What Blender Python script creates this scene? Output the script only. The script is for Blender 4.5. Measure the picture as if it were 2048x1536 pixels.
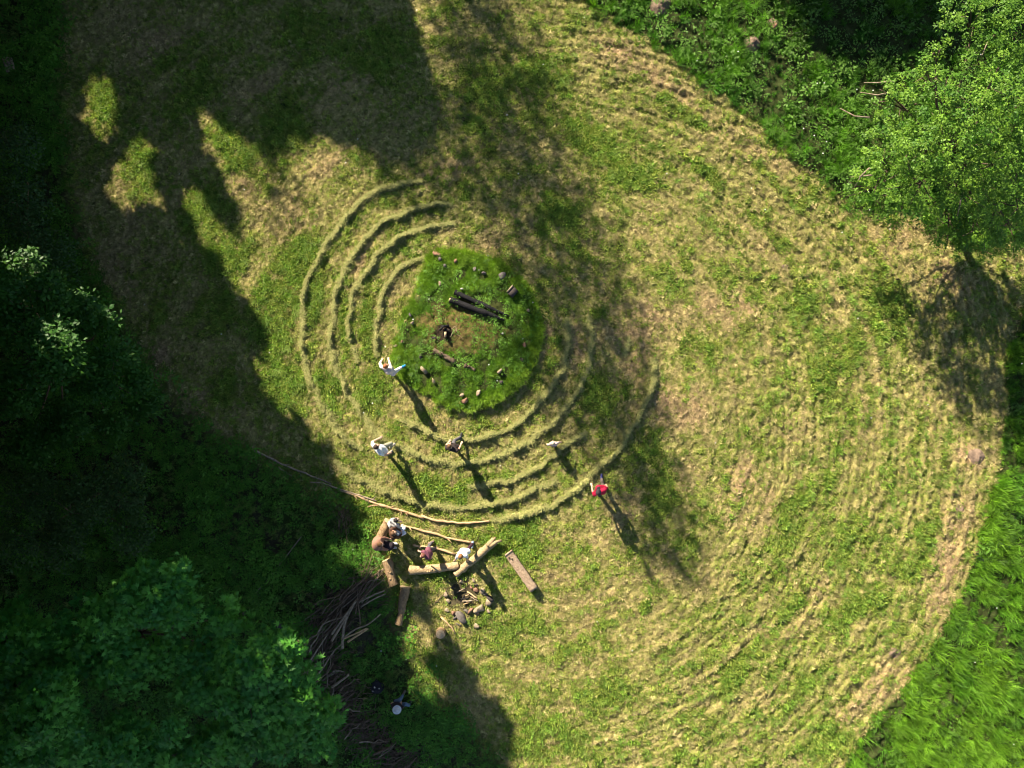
import bpy, math, random
import numpy as np
from mathutils import Vector, Matrix

for o in list(bpy.data.objects): bpy.data.objects.remove(o)
random.seed(7)
RNG = np.random.default_rng(7)
scn = bpy.context.scene
COL = scn.collection
HC = 28.0                       # drone height in metres
K0 = HC / 1366.0                # metres per photo pixel on the ground

# ------------------------------------------------------------------ camera, sky, sun
cd = bpy.data.cameras.new("drone_camera")
cd.sensor_width = 36.0; cd.lens = 24.0; cd.clip_start = 0.2; cd.clip_end = 2500
cam = bpy.data.objects.new("drone_camera", cd); COL.objects.link(cam)
cam.location = (0, 0, HC); cam.rotation_euler = (0, 0, 0)
scn.camera = cam
SUN_EL = math.radians(28.2)
SD = np.array([0.55, -0.835]); SD = SD / np.linalg.norm(SD)     # way the shadows fall
SK = 1.0 / math.tan(SUN_EL)
w = bpy.data.worlds.new("World"); scn.world = w; w.use_nodes = True
nt = w.node_tree; bg = nt.nodes["Background"]
sky = nt.nodes.new("ShaderNodeTexSky"); sky.sky_type = 'NISHITA'; sky.sun_disc = False
sky.sun_elevation = SUN_EL; sky.sun_rotation = math.atan2(-SD[0], -SD[1])
sky.altitude = 200; sky.air_density = 1.0; sky.dust_density = 0.6; sky.ozone_density = 1.0
nt.links.new(sky.outputs[0], bg.inputs[0]); bg.inputs[1].default_value = 0.05
sl = bpy.data.lights.new("sun", 'SUN'); sl.energy = 5.0; sl.angle = math.radians(0.55); sl.color = (1.0, 0.89, 0.70)
so = bpy.data.objects.new("sun", sl); COL.objects.link(so)
dvec = Vector((SD[0], SD[1], -math.tan(SUN_EL))).normalized()
so.rotation_euler = dvec.to_track_quat('-Z', 'Y').to_euler(); so.location = (-30, 45, 60)
scn.view_settings.view_transform = 'Standard'; scn.view_settings.look = 'None'
scn.view_settings.exposure = 1.72; scn.view_settings.gamma = 1.0
scn.view_settings.use_curve_mapping = False
scn.render.engine = 'CYCLES'
scn.cycles.filter_width = 1.0; scn.cycles.max_bounces = 5; scn.cycles.diffuse_bounces = 3; scn.cycles.transmission_bounces = 3

# ------------------------------------------------------------------ helpers
def W(px, py, z=0.0):
    """point of the place that stands z metres high and is seen at this spot of the photograph"""
    k = K0 * (HC - z) / HC
    return np.array([(px - 1024) * k, (768 - py) * k, z])
def WL(pts, z=0.0): return np.array([W(p[0], p[1], (p[2] if len(p) > 2 else z)) for p in pts])

_lat = [RNG.random((256, 256)) for _ in range(8)]
def vnoise(x, y, s=0):
    L = _lat[s % 8]; x = np.asarray(x, float) + 1000 + 17.3 * s; y = np.asarray(y, float) + 1000 + 5.1 * s
    xi = np.floor(x).astype(int); yi = np.floor(y).astype(int); fx = x - xi; fy = y - yi
    fx = fx * fx * (3 - 2 * fx); fy = fy * fy * (3 - 2 * fy)
    a = L[xi & 255, yi & 255]; b = L[(xi + 1) & 255, yi & 255]; c = L[xi & 255, (yi + 1) & 255]; d = L[(xi + 1) & 255, (yi + 1) & 255]
    return (a * (1 - fx) + b * fx) * (1 - fy) + (c * (1 - fx) + d * fx) * fy
def fbm(x, y, s=0, o=3):
    v = 0; a = 1; t = 0
    for i in range(o):
        v = v + a * vnoise(x * 2 ** i, y * 2 ** i, s + i); t += a; a *= .55
    return v / t
def sstep(a, b, x):
    t = np.clip((x - a) / (b - a), 0, 1); return t * t * (3 - 2 * t)

# masks drawn in photo pixels on a coarse grid, 6 px cells with a wide margin
MX0, MY0, MS = -1500, -1500, 6
MW, MH = (4200 + 1500) // MS, (3600 + 1500) // MS
_gx, _gy = np.meshgrid(MX0 + (np.arange(MW) + .5) * MS, MY0 + (np.arange(MH) + .5) * MS, indexing='ij')
def poly_mask(poly):
    x, y = _gx, _gy; ins = np.zeros(x.shape, bool); n = len(poly)
    for i in range(n):
        x1, y1 = poly[i]; x2, y2 = poly[(i + 1) % n]
        if y1 == y2: continue
        c = ((y1 > y) != (y2 > y)) & (x < (x2 - x1) * (y - y1) / (y2 - y1) + x1)
        ins ^= c
    return ins.astype(float)
def blur(m, px):
    r = max(1, int(round(px / MS)))
    k = np.exp(-0.5 * (np.arange(-2 * r, 2 * r + 1) / r) ** 2); k /= k.sum()
    for ax in (0, 1):
        p = [(0, 0), (0, 0)]; p[ax] = (2 * r, 2 * r); q = np.pad(m, p, mode='edge'); out = 0
        for i, kk in enumerate(k):
            out = out + kk * (q[i:i + m.shape[0], :] if ax == 0 else q[:, i:i + m.shape[1]])
        m = out
    return m
def samp(m, X, Y):
    px = 1024 + np.asarray(X) / K0; py = 768 - np.asarray(Y) / K0
    u = np.clip((px - MX0) / MS - .5, 0, MW - 1.001); v = np.clip((py - MY0) / MS - .5, 0, MH - 1.001)
    ui = u.astype(int); vi = v.astype(int); fu = u - ui; fv = v - vi
    return (m[ui, vi] * (1 - fu) + m[ui + 1, vi] * fu) * (1 - fv) + (m[ui, vi + 1] * (1 - fu) + m[ui + 1, vi + 1] * fu) * fv
def ell_mask(lst):
    m = np.zeros(_gx.shape)
    for e in lst:
        cx, cy, rx, ry = e[:4]; a = math.radians(e[4]) if len(e) > 4 else 0; v = e[5] if len(e) > 5 else 1
        dx = _gx - cx; dy = _gy - cy
        u = (dx * math.cos(a) + dy * math.sin(a)) / rx; q = (-dx * math.sin(a) + dy * math.cos(a)) / ry
        m = np.maximum(m, v * np.exp(-(u * u + q * q) ** 1.5))
    return m

MOUND = [(760 + a / 4.267, 480 + b / 4.267) for a, b in [(430,130),(420,240),(350,330),(285,470),(225,600),(175,720),(135,860),(115,1000),(150,1110),(240,1210),(340,1290),(480,1370),(620,1420),(780,1430),(900,1410),(1040,1340),(1180,1230),(1290,1090),(1350,950),(1365,800),(1360,640),(1320,520),(1260,400),(1150,290),(1000,190),(850,140),(700,110),(560,90)]]
TALL_R = [(2048,610),(2022,670),(2012,730),(2014,800),(2012,850),(2000,905),(1988,960),(1970,1030),(1950,1100),(1925,1180),(1890,1240),(1856,1310),(1800,1378),(1745,1436),(1705,1495),(1690,1536),(1600,1800),(1500,3600),(4200,3600),(4200,500)]
TALL_T = [(1120,-80),(1175,5),(1235,48),(1300,85),(1360,130),(1420,180),(1490,225),(1550,280),(1610,340),(1660,385),(1710,425),(1745,445),(1790,430),(1840,440),(1870,480),(1960,500),(2060,490),(4200,480),(4200,-1500),(700,-1500)]
WOOD = [(-1500,-1500),(150,-1500),(130,0),(110,200),(140,330),(150,430),(190,560),(260,670),(330,780),(400,850),(470,890),(540,930),(610,975),(680,1015),(740,1080),(760,1180),(820,1300),(870,1400),(960,1480),(1020,1560),(1100,3600),(-1500,3600)]
m_mound = blur(poly_mask(MOUND), 6)
m_tallr = blur(poly_mask(TALL_R), 6)
m_tallt = blur(poly_mask(TALL_T), 6)
m_wood = blur(poly_mask(WOOD), 18)
GREEN = ell_mask([(405,430,35,55,10),(445,530,45,45),(470,300,26,60,-30),(600,520,45,50),(560,600,50,40),(535,670,40,70),(570,770,50,50),(628,600,16,70,0,.8),(690,640,14,80,0,.8),(735,650,14,80,0,.7),(660,780,40,50),(740,780,40,60,0,.7),
 (1185,285,75,32,35),(1110,420,70,24,35),(1140,490,60,20,30,.7),(1250,340,70,24,35,.7),(1190,810,45,60,0,.6),(1300,880,24,50,10,.5),(1370,1080,24,60,0,.4),(960,960,60,14,-15,.8),(860,970,50,24,20,.9),(880,1000,70,12,0,.7),(1020,1090,70,45,0,.8),
 (1330,1000,30,50,0,.5),(1770,630,50,70,-30,.6),(1690,700,40,60,20,.6),(1400,330,60,14,38,.7),(1320,200,24,12),(1545,280,14,12),(1380,240,50,14,35,.8),(1500,440,90,20,40,.5),(1640,760,30,90,0,.5),(1340,560,60,20,40,.5),
 (1590,1030,24,90,20,.7),(1660,960,20,90,10,.6),(1805,1140,26,16,0,.9),(1850,1070,20,40,10,.7),(1700,1080,40,80,25,.5),(1560,1240,24,90,35,.6),(1480,1330,24,90,40,.6),(1690,1230,24,60,35,.7),(1600,1380,70,24,-40,.7),(1760,1200,24,40,30,.6),(1650,1480,60,30,-30,.9),(1300,1210,14,50,30,.7),
 (725,1030,50,40,0,1),(690,1130,50,50,0,1),(640,1160,50,40),(800,1210,20,40,0,.5),(820,1350,60,50,0,.6),(1100,1480,80,60,0,.6),(1200,1400,80,40,-30,.5),(1150,1300,60,30,0,.4),(1060,1240,60,40,0,.4),(1480,560,60,40,30,.4),(1600,600,40,30,30,.5),
 (210,210,26,40),(280,340,30,60),(560,250,60,60,0,.5),(760,120,90,60,20,.7),(620,60,60,50,0,.6),(380,150,60,80,0,.6),(450,780,60,60,0,.6),(430,620,50,60,0,.5),(960,200,70,90,20,.5),(1080,150,60,60,30,.4)])
BROWN = ell_mask([(1880,1140,50,110,15,.7),(1790,1290,40,30),(1950,910,40,30),(1440,615,70,40),(1345,810,70,60,20,.9),(1260,700,50,100,0,.8),(1910,1030,50,60,10,.8),(1160,680,50,60,0,.7),(1230,640,70,60,0,.5),(1090,660,26,60,0,.8),(500,350,50,70,0,.7),(560,420,60,60,0,.6),(650,330,70,40,0,.5),
 (1240,100,60,30,35,.8),(1330,170,80,26,35,.6),(1560,330,90,26,38,.5),(1810,470,60,40,20,.8),(1900,560,60,60,0,.6),(1780,1360,60,40,-40,.8),(1700,1420,60,30,-40,.6),(1150,1180,70,60,0,.5),(1240,1000,40,60,0,.5),(1300,1130,60,50,0,.5),(1480,980,120,80,0,.6),(1560,860,60,60,0,.4),
 (230,520,50,80,0,.8),(260,420,30,80,0,.6),(400,800,60,50,0,.9),(330,720,40,50,0,.7),(300,60,90,60,0,.5),(520,150,80,80,0,.4),(700,190,80,50,0,.5),(980,560,80,40,0,.6),(870,340,60,40,0,.5),(1300,640,80,50,0,.6),(1010,470,60,60,0,.6),(1230,1460,60,40,0,.3),(770,640,10,120,10,.7),(705,560,14,80,20,.6),(1600,1200,80,60,-40,.5),(1720,880,40,80,0,.4)])
SWATH = blur(poly_mask([(1300,1350),(1480,1080),(1440,880),(1520,620),(1400,400),(1150,140),(1080,-200),(1900,-200),(2400,900),(1900,1800),(1100,1700),(1180,1480)]), 60)
EDGE_T = np.clip(blur(poly_mask(TALL_T), 40) * 2, 0, 1)
CX, CY = (1050 - 1024) * K0, (768 - 850) * K0
def ring(x, y):
    dx = x - CX; dy = y - CY; r = np.hypot(dx, dy); th = np.arctan2(dy, dx); return r, th
def fields(x, y):
    r, th = ring(x, y); u = th * 15.0
    st = fbm(u / 1.7, r / .42, 0, 3); st2 = fbm(u / .75, r / .2, 3, 2); bl = fbm(x / 1.6, y / 1.6, 2, 3); iso = fbm(x / .33, y / .33, 5, 2)
    sw = samp(SWATH, x, y)
    g = samp(GREEN, x, y) * (1.35 * fbm(x / .6, y / .6, 1, 3) + .25)
    wave = np.sin(2 * np.pi * (r / .78 + .9 * fbm(u / 3, r / 3, 7, 2))); fine_ = np.sin(2 * np.pi * (r / .31 + .7 * fbm(u / 2.2, r / 1.5, 5, 2)))
    brk = fbm(u / 2.5, r / 1.1, 7, 2); g = g - sw * (.16 * wave * brk + .13 * fine_ * (1 - brk))
    g = g + (.45 * (st - .52) + .35 * (bl - .5) + .5 * (iso - .5)) * 1.7 + .31 + .05 * sw * (st2 - .5)
    b = samp(BROWN, x, y) * (1.5 * fbm(x / .8, y / .8, 4, 3)) + 1.1 * (fbm(u / 2.2, r / .6, 6, 3) - .52)
    mo = samp(m_mound, x, y); tr = samp(m_tallr, x, y); tt = samp(m_tallt, x, y); wo = samp(m_wood, x, y)
    g = g - .38 * np.clip(b, 0, 1)
    return dict(g=np.clip(g, 0, 1), b=np.clip(b, 0, 1), mound=mo, tr=tr, tt=tt, wood=wo, sw=sw, r=r, th=th, st=st, st2=st2, iso=iso)
def height(x, y, f=None):
    f = f or fields(x, y); u = f['th'] * 15.0
    h = 1.1 * (fbm(x / 14, y / 14, 1, 2) - .5) * sstep(24, 60, np.hypot(x, y))
    h = h + .10 * (fbm(x / 3, y / 3, 2, 2) - .5)
    amp = .050 + .055 * f['sw']
    h = h + amp * (f['st2'] - .5) * 1.6 + amp * .9 * (f['iso'] - .5)
    rid = (.5 + .5 * np.sin(2 * np.pi * (f['r'] / .78 + .9 * fbm(u / 3, f['r'] / 3, 7, 2)))) ** 2
    h = h + .018 * (.3 + f['sw']) * np.sin(2 * np.pi * (f['r'] / .31 + .7 * fbm(u / 2.2, f['r'] / 1.5, 5, 2)))
    h = h + .058 * f['sw'] * sstep(.42, .62, fbm(u / 2.5, f['r'] / 1.1, 7, 2)) * rid * (fbm(u / 1.2, f['r'] / .5, 6, 2) * 1.6)
    h = h + .075 * (vnoise(x / .16, y / .16, 4) - .5) * (.5 + .8 * f['sw'])
    dm = f['mound']; md = np.clip(1 - np.hypot((x - (-1.9)) / 3.0, (y - 2.1) / 3.4), 0, 1)
    h = h + .16 * dm + .35 * md * dm
    return h

def mesh_obj(name, V, F, mat, parent=None, smooth=False, cols=None, kind=None):
    """V (n,3); F a list of (m,k) int arrays"""
    me = bpy.data.meshes.new(name); V = np.asarray(V, np.float32)
    F = [np.asarray(f, np.int32) for f in (F if isinstance(F, list) else [F]) if len(f)]
    me.vertices.add(len(V)); me.vertices.foreach_set("co", V.ravel())
    li = np.concatenate([f.ravel() for f in F]); sz = np.concatenate([np.full(len(f), f.shape[1], np.int32) for f in F])
    st = np.concatenate([[0], np.cumsum(sz)[:-1]]).astype(np.int32)
    me.loops.add(len(li)); me.loops.foreach_set("vertex_index", li)
    me.polygons.add(len(sz)); me.polygons.foreach_set("loop_start", st); me.polygons.foreach_set("loop_total", sz)
    if smooth: me.polygons.foreach_set("use_smooth", np.ones(len(sz), bool))
    me.update(calc_edges=True); me.validate()
    if cols is not None:
        a = me.color_attributes.new("col", 'FLOAT_COLOR', 'POINT')
        c = np.ones((len(V), 4), np.float32); c[:, :3] = cols; a.data.foreach_set("color", c.ravel())
    for m in (mat if isinstance(mat, (list, tuple)) else [mat]): me.materials.append(m)
    o = bpy.data.objects.new(name, me); COL.objects.link(o)
    if parent is not None: o.parent = parent
    if kind: o["kind"] = kind
    return o
class Acc:
    def __init__(s): s.V = []; s.F = {}; s.n = 0; s.C = []
    def add(s, V, F, c=None):
        V = np.asarray(V, float); s.V.append(V)
        for f in (F if isinstance(F, list) else [F]):
            f = np.asarray(f); s.F.setdefault(f.shape[1], []).append(f + s.n)
        s.n += len(V)
        if c is not None: s.C.append(np.tile(np.asarray(c, float), (len(V), 1)) if np.ndim(c) == 1 else c)
    def build(s, name, mat, parent=None, smooth=False, kind=None):
        V = np.concatenate(s.V); F = [np.concatenate(f) for f in s.F.values()]
        C = np.concatenate(s.C) if s.C else None
        return mesh_obj(name, V, F, mat, parent, smooth, C, kind)
def tag(o, label, cat, group=None, kind=None):
    if label: o["label"] = label
    if cat: o["category"] = cat
    if group: o["group"] = group
    if kind: o["kind"] = kind
    return o
def empty(name, loc, label, cat, group=None):
    o = bpy.data.objects.new(name, None); COL.objects.link(o); o.location = loc; o.empty_display_size = .2
    return tag(o, label, cat, group)
def local(parent, V):
    return np.asarray(V, float) - np.array(parent.location)

# ------------------------------------------------------------------ materials
def node_mat(name):
    m = bpy.data.materials.new(name); m.use_nodes = True; n = m.node_tree.nodes; b = n["Principled BSDF"]
    return m, m.node_tree, n, b
def mat(name, c1, c2=None, scale=8.0, rough=.85, stretch=(1, 1, 1), bump=.3, spec=.25, detail=6):
    m, t, n, b = node_mat(name); b.inputs["Roughness"].default_value = rough
    b.inputs["Specular IOR Level"].default_value = spec
    c2 = c2 or tuple(x * .55 for x in c1)
    tc = n.new("ShaderNodeTexCoord"); mp = n.new("ShaderNodeMapping"); mp.inputs["Scale"].default_value = stretch
    no = n.new("ShaderNodeTexNoise"); no.inputs["Scale"].default_value = scale; no.inputs["Detail"].default_value = detail; no.inputs["Roughness"].default_value = .65
    cr = n.new("ShaderNodeValToRGB"); cr.color_ramp.elements[0].position = .35; cr.color_ramp.elements[1].position = .65
    cr.color_ramp.elements[0].color = (*c2, 1); cr.color_ramp.elements[1].color = (*c1, 1)
    t.links.new(tc.outputs["Object"], mp.inputs[0]); t.links.new(mp.outputs[0], no.inputs[0]); t.links.new(no.outputs[0], cr.inputs[0])
    t.links.new(cr.outputs[0], b.inputs["Base Color"])
    if bump:
        bp = n.new("ShaderNodeBump"); bp.inputs["Strength"].default_value = bump; bp.inputs["Distance"].default_value = .03
        t.links.new(no.outputs[0], bp.inputs["Height"]); t.links.new(bp.outputs[0], b.inputs["Normal"])
    return m
def attr_mat(name, kind='GEOMETRY', trans=.0, rough=.8, fine=40., spec=.15, var=.35, bump=0, tcol=(1.2, 1.25, .6)):
    m, t, n, b = node_mat(name); b.inputs["Roughness"].default_value = rough; b.inputs["Specular IOR Level"].default_value = spec
    a = n.new("ShaderNodeAttribute"); a.attribute_name = "col"; a.attribute_type = kind
    tc = n.new("ShaderNodeNewGeometry"); no = n.new("ShaderNodeTexNoise"); no.inputs["Scale"].default_value = fine; no.inputs["Detail"].default_value = 3
    mr = n.new("ShaderNodeMapRange"); mr.inputs[1].default_value = .3; mr.inputs[2].default_value = .7; mr.inputs[3].default_value = 1 - var; mr.inputs[4].default_value = 1 + var
    mx = n.new("ShaderNodeVectorMath"); mx.operation = 'SCALE'
    t.links.new(tc.outputs["Position"], no.inputs[0]); t.links.new(no.outputs[0], mr.inputs[0])
    t.links.new(a.outputs["Color"], mx.inputs[0]); t.links.new(mr.outputs[0], mx.inputs["Scale"]); t.links.new(mx.outputs[0], b.inputs["Base Color"])
    if bump:
        bp = n.new("ShaderNodeBump"); bp.inputs["Strength"].default_value = bump; bp.inputs["Distance"].default_value = .03
        t.links.new(no.outputs[0], bp.inputs["Height"]); t.links.new(bp.outputs[0], b.inputs["Normal"])
    if trans:
        tr = n.new("ShaderNodeBsdfTranslucent"); ms = n.new("ShaderNodeMixShader"); ms.inputs[0].default_value = trans
        tm = n.new("ShaderNodeVectorMath"); tm.operation = 'MULTIPLY'; tm.inputs[1].default_value = tcol
        t.links.new(mx.outputs[0], tm.inputs[0]); t.links.new(tm.outputs[0], tr.inputs[0])
        t.links.new(b.outputs[0], ms.inputs[1]); t.links.new(tr.outputs[0], ms.inputs[2]); t.links.new(ms.outputs[0], n["Material Output"].inputs[0])
    return m
M = {}
M['ground'] = attr_mat('meadow_soil_and_stubble', 'GEOMETRY', 0, .95, 30, .05, .35, .4)
M['grass_i'] = attr_mat('grass_blades', 'INSTANCER', .3, .6, 3, .3, .12)
M['straw_i'] = attr_mat('cut_straw', 'INSTANCER', .12, .7, 3, .2, .12)
M['leaf_s'] = attr_mat('small_leaves', 'GEOMETRY', .3, .55, 9, .3, .25)
M['leaf'] = attr_mat('broad_leaves', 'GEOMETRY', .22, .5, 6, .3, .2)
M['hay'] = attr_mat('raked_hay', 'GEOMETRY', .1, .8, 30, .15, .3)
M['bark'] = mat('bark', (.14, .10, .065), (.05, .035, .025), 9, .9, (1, 1, .25), .8)
M['twig'] = mat('grey_twig_bark', (.34, .27, .19), (.13, .095, .065), 10, .85, (1, 1, 1), .5)
M['twig_d'] = mat('dark_twig_bark', (.20, .135, .09), (.07, .05, .035), 12, .9, (1, 1, 1), .5)
M['pole'] = mat('peeled_pole_wood', (.52, .36, .20), (.30, .18, .09), 7, .75, (1, 1, 1), .4)
M['log_p'] = mat('pale_barked_log', (.46, .35, .20), (.17, .11, .055), 11, .85, (1, 3, 3), .6)
M['log_b'] = mat('weathered_brown_log', (.36, .245, .135), (.12, .075, .04), 11, .85, (3, 1, 3), .6)
M['beam'] = mat('weathered_beam_wood', (.42, .31, .21), (.18, .12, .08), 11, .85, (1.5, 1.5, 1.5), .5)
M['cut'] = mat('sawn_end_grain', (.55, .42, .27), (.36, .25, .14), 20, .8)
M['char'] = mat('charred_wood', (.014, .013, .015), (.004, .004, .005), 14, .8, (1, 1, 1), 1.0, .2)
M['ash'] = mat('burnt_soil_and_ash', (.05, .045, .04), (.015, .013, .012), 20, .95)
M['stone_t'] = mat('tan_stone', (.33, .26, .17), (.16, .12, .085), 9, .9)
M['stone_r'] = mat('reddish_stone', (.30, .16, .10), (.14, .08, .055), 9, .9)
M['stone_g'] = mat('grey_stone', (.15, .13, .115), (.07, .06, .055), 9, .9)
M['stone_d'] = mat('dark_stone', (.07, .055, .05), (.03, .025, .025), 9, .9)
M['stone_w'] = mat('white_stone', (.5, .46, .40), (.3, .27, .24), 9, .9)
M['soil'] = mat('dug_mole_soil', (.24, .165, .12), (.12, .085, .06), 14, .95, (1, 1, 1), .9)

# ------------------------------------------------------------------ ground
def axis(lo, hi, step):
    a = np.arange(lo, hi + step * .5, step); t = []; s = step; x = hi
    while x < 900: s *= 1.28; x += s; t.append(x)
    t = np.array(t); b = []; s = step; x = lo
    while x > -900: s *= 1.28; x -= s; b.append(x)
    return np.concatenate([np.array(b[::-1]), a, t])
STRAW = np.array([.40, .335, .125]); PINK = np.array([.40, .27, .145]); SOIL = np.array([.17, .12, .08])
GRN = np.array([.115, .20, .028]); OLV = np.array([.20, .23, .05]); DGRN = np.array([.035, .07, .012])
def mix(a, b, t): t = np.asarray(t)[..., None]; return a * (1 - t) + b * t
def ground_col(x, y, f):
    n1 = fbm(x / .22, y / .22, 1, 2); n2 = fbm(x / 2.4, y / 2.4, 6, 2)
    c = mix(STRAW, OLV, sstep(.35, .75, n1 * .6 + .5 * n2))
    c = mix(c, PINK, f['b'] * .75); c = mix(c, GRN, sstep(.25, .8, f['g']) * .8) * .72  # last factor darkens the ground to read as shade between mown tufts
    c = c * (.78 + .44 * vnoise(x / .09, y / .09, 2))[..., None]
    c = mix(c, np.array([.035, .045, .014]) * (0.6 + .8 * n1[..., None]), np.clip(f['tr'] + f['tt'], 0, 1))  # shade between tall grass tufts painted into the ground colour
    c = mix(c, np.array([.04, .05, .015]) * (0.6 + .8 * n1[..., None]), f['mound'])  # dark colour stands in for shaded gaps under the mound grass
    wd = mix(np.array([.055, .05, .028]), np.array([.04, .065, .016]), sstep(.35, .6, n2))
    c = mix(c, wd * .7 * (0.6 + .8 * n1[..., None]), f['wood'])  # floor colour lowered to deepen the shade of the wood
    return c
ax = axis(-21.6, 21.6, .062); ay = axis(-16.3, 16.3, .062)
GX, GY = np.meshgrid(ax, ay, indexing='ij')
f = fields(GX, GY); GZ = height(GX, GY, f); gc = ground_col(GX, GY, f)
# burnt earth on the mound and in the fire ring
def ground_patch(x, y, c, cen, rx, ry, col, amt=1.0):
    q = np.hypot((x - cen[0]) / rx, (y - cen[1]) / ry) + .5 * (fbm(x / .3, y / .3, 3, 2) - .5)
    return mix(c, np.array(col) * (0.5 + vnoise(x / .07, y / .07, 5))[..., None], amt * (1 - sstep(.65, 1.05, q)))
gc = ground_patch(GX, GY, gc, W(925, 655), 2.0, 1.25, (.11, .085, .03), .95)
gc = ground_patch(GX, GY, gc, W(890, 665), .45, .4, (.03, .022, .015))
gc = ground_patch(GX, GY, gc, W(925, 1190), .75, .7, (.05, .04, .028), .9)
gc = ground_patch(GX, GY, gc, W(700, 1240), 1.6, 1.9, (.06, .05, .035), .8)  # darker ground under the brush pile
nx, ny = GX.shape; ids = np.arange(nx * ny).reshape(nx, ny)
Fq = np.stack([ids[:-1, :-1], ids[1:, :-1], ids[1:, 1:], ids[:-1, 1:]], -1).reshape(-1, 4)
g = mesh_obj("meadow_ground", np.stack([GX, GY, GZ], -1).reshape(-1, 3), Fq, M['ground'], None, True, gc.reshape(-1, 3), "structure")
g["label"] = "mown meadow ground with straw-coloured stubble and green patches"
def hz(x, y): return height(np.atleast_1d(np.asarray(x, float)), np.atleast_1d(np.asarray(y, float)))
def hz1(x, y): return float(hz(x, y)[0])

# ------------------------------------------------------------------ grass as geometry-node instances
def blades(n, L, Wd, spread, lean, curl, seg=2, seed=0, flat=0.):
    r = np.random.default_rng(seed); A = Acc()
    for i in range(n):
        a = r.random() * 6.283; rad = spread * math.sqrt(r.random()); p = np.array([rad * math.cos(a), rad * math.sin(a), 0])
        d = r.random() * 6.283; l = L * (.55 + .6 * r.random()); le = lean * (.4 + r.random())
        hd = np.array([math.cos(d), math.sin(d), 0]); sd = np.array([-hd[1], hd[0], 0]); wd = Wd * (.7 + .6 * r.random())
        pts = []; ang = le; q = p.copy() + np.array([0, 0, flat * r.random()])
        for s in range(seg + 1):
            pts.append(q.copy()); q = q + l / seg * (hd * math.sin(ang) + np.array([0, 0, 1]) * math.cos(ang)); ang = min(ang + curl, 1.75)
        V = []
        for s, q in enumerate(pts):
            ww = wd * (1 - .8 * (s / seg) ** 1.5) * .5; V += [q - sd * ww, q + sd * ww]
        A.add(V, [np.array([[2 * s, 2 * s + 1, 2 * s + 3, 2 * s + 2] for s in range(seg)])])
    return A
def leafy(n, L, Wd, h, seed=0):
    r = np.random.default_rng(seed); A = Acc()
    for i in range(n):
        a = r.random() * 6.283; rad = h * .55 * math.sqrt(r.random()); z = h * (.3 + .7 * r.random())
        c = np.array([rad * math.cos(a), rad * math.sin(a), z]); d = a + r.normal() * .6
        hd = np.array([math.cos(d), math.sin(d), -.25 + .5 * r.random()]); hd /= np.linalg.norm(hd)
        sd = np.cross([0, 0, 1], hd); sd /= np.linalg.norm(sd); l = L * (.6 + .6 * r.random()); ww = Wd * (.6 + .6 * r.random()) / 2
        A.add([c, c + hd * l * .45 - sd * ww, c + hd * l, c + hd * l * .45 + sd * ww], np.array([[0, 1, 2, 3]]))
    return A
def src_coll(name, accs, m):
    c = bpy.data.collections.new(name)
    for i, A in enumerate(accs):
        o = A.build(name, m); COL.objects.unlink(o); c.objects.link(o)
    return c
_up = np.array([0, 0, 1.])
def scatter(name, coll, P, rot, scl, cols, label):
    me = bpy.data.meshes.new(name); n = len(P)
    me.vertices.add(n); me.vertices.foreach_set("co", np.asarray(P, np.float32).ravel())
    a = me.attributes.new("rot", 'FLOAT_VECTOR', 'POINT'); a.data.foreach_set("vector", np.asarray(rot, np.float32).ravel())
    a = me.attributes.new("scl", 'FLOAT_VECTOR', 'POINT'); a.data.foreach_set("vector", np.asarray(scl, np.float32).ravel())
    a = me.attributes.new("idx", 'INT', 'POINT'); a.data.foreach_set("value", RNG.integers(0, 97, n).astype(np.int32))
    cc = np.ones((n, 4), np.float32); cc[:, :3] = cols
    a = me.attributes.new("col", 'FLOAT_COLOR', 'POINT'); a.data.foreach_set("color", cc.ravel())
    o = bpy.data.objects.new(name, me); COL.objects.link(o)
    ng = bpy.data.node_groups.new(name, 'GeometryNodeTree'); ng.is_modifier = True
    ng.interface.new_socket("Geometry", in_out='INPUT', socket_type='NodeSocketGeometry')
    ng.interface.new_socket("Geometry", in_out='OUTPUT', socket_type='NodeSocketGeometry')
    N = ng.nodes; gi = N.new("NodeGroupInput"); go = N.new("NodeGroupOutput")
    mp = N.new("GeometryNodeMeshToPoints"); ip = N.new("GeometryNodeInstanceOnPoints")
    ci = N.new("GeometryNodeCollectionInfo"); ci.inputs[0].default_value = coll; ci.inputs[1].default_value = True; ci.inputs[2].default_value = True
    def na(nm, ty):
        q = N.new("GeometryNodeInputNamedAttribute"); q.data_type = ty; q.inputs[0].default_value = nm; return q.outputs[0]
    L = ng.links.new
    L(gi.outputs[0], mp.inputs[0]); L(mp.outputs[0], ip.inputs["Points"]); L(ci.outputs[0], ip.inputs["Instance"])
    ip.inputs["Pick Instance"].default_value = True
    L(na("idx", 'INT'), ip.inputs["Instance Index"]); er = N.new("FunctionNodeEulerToRotation"); L(na("rot", 'FLOAT_VECTOR'), er.inputs[0]); L(er.outputs[0], ip.inputs["Rotation"])
    L(na("scl", 'FLOAT_VECTOR'), ip.inputs["Scale"]); L(ip.outputs[0], go.inputs[0])
    md = o.modifiers.new("scatter", 'NODES'); md.node_group = ng
    o["kind"] = "stuff"; o["label"] = label
    return o
def randpts(n, x0=-22.5, x1=22.5, y0=-17, y1=17):
    return RNG.uniform(x0, x1, n), RNG.uniform(y0, y1, n)
def jit(n, s): return 1 + s * RNG.normal(size=(n, 1))

# trampled or bare spots with no tufts (things lie there)
BARE = ell_mask([(925,1190,34,30),(890,665,16,14),(700,1240,60,60,0,.7),(685,1375,30,60,-20,.95),(770,1485,36,75,-45,.95),(1950,912,20,16),(960,612,60,14,24)])
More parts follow.
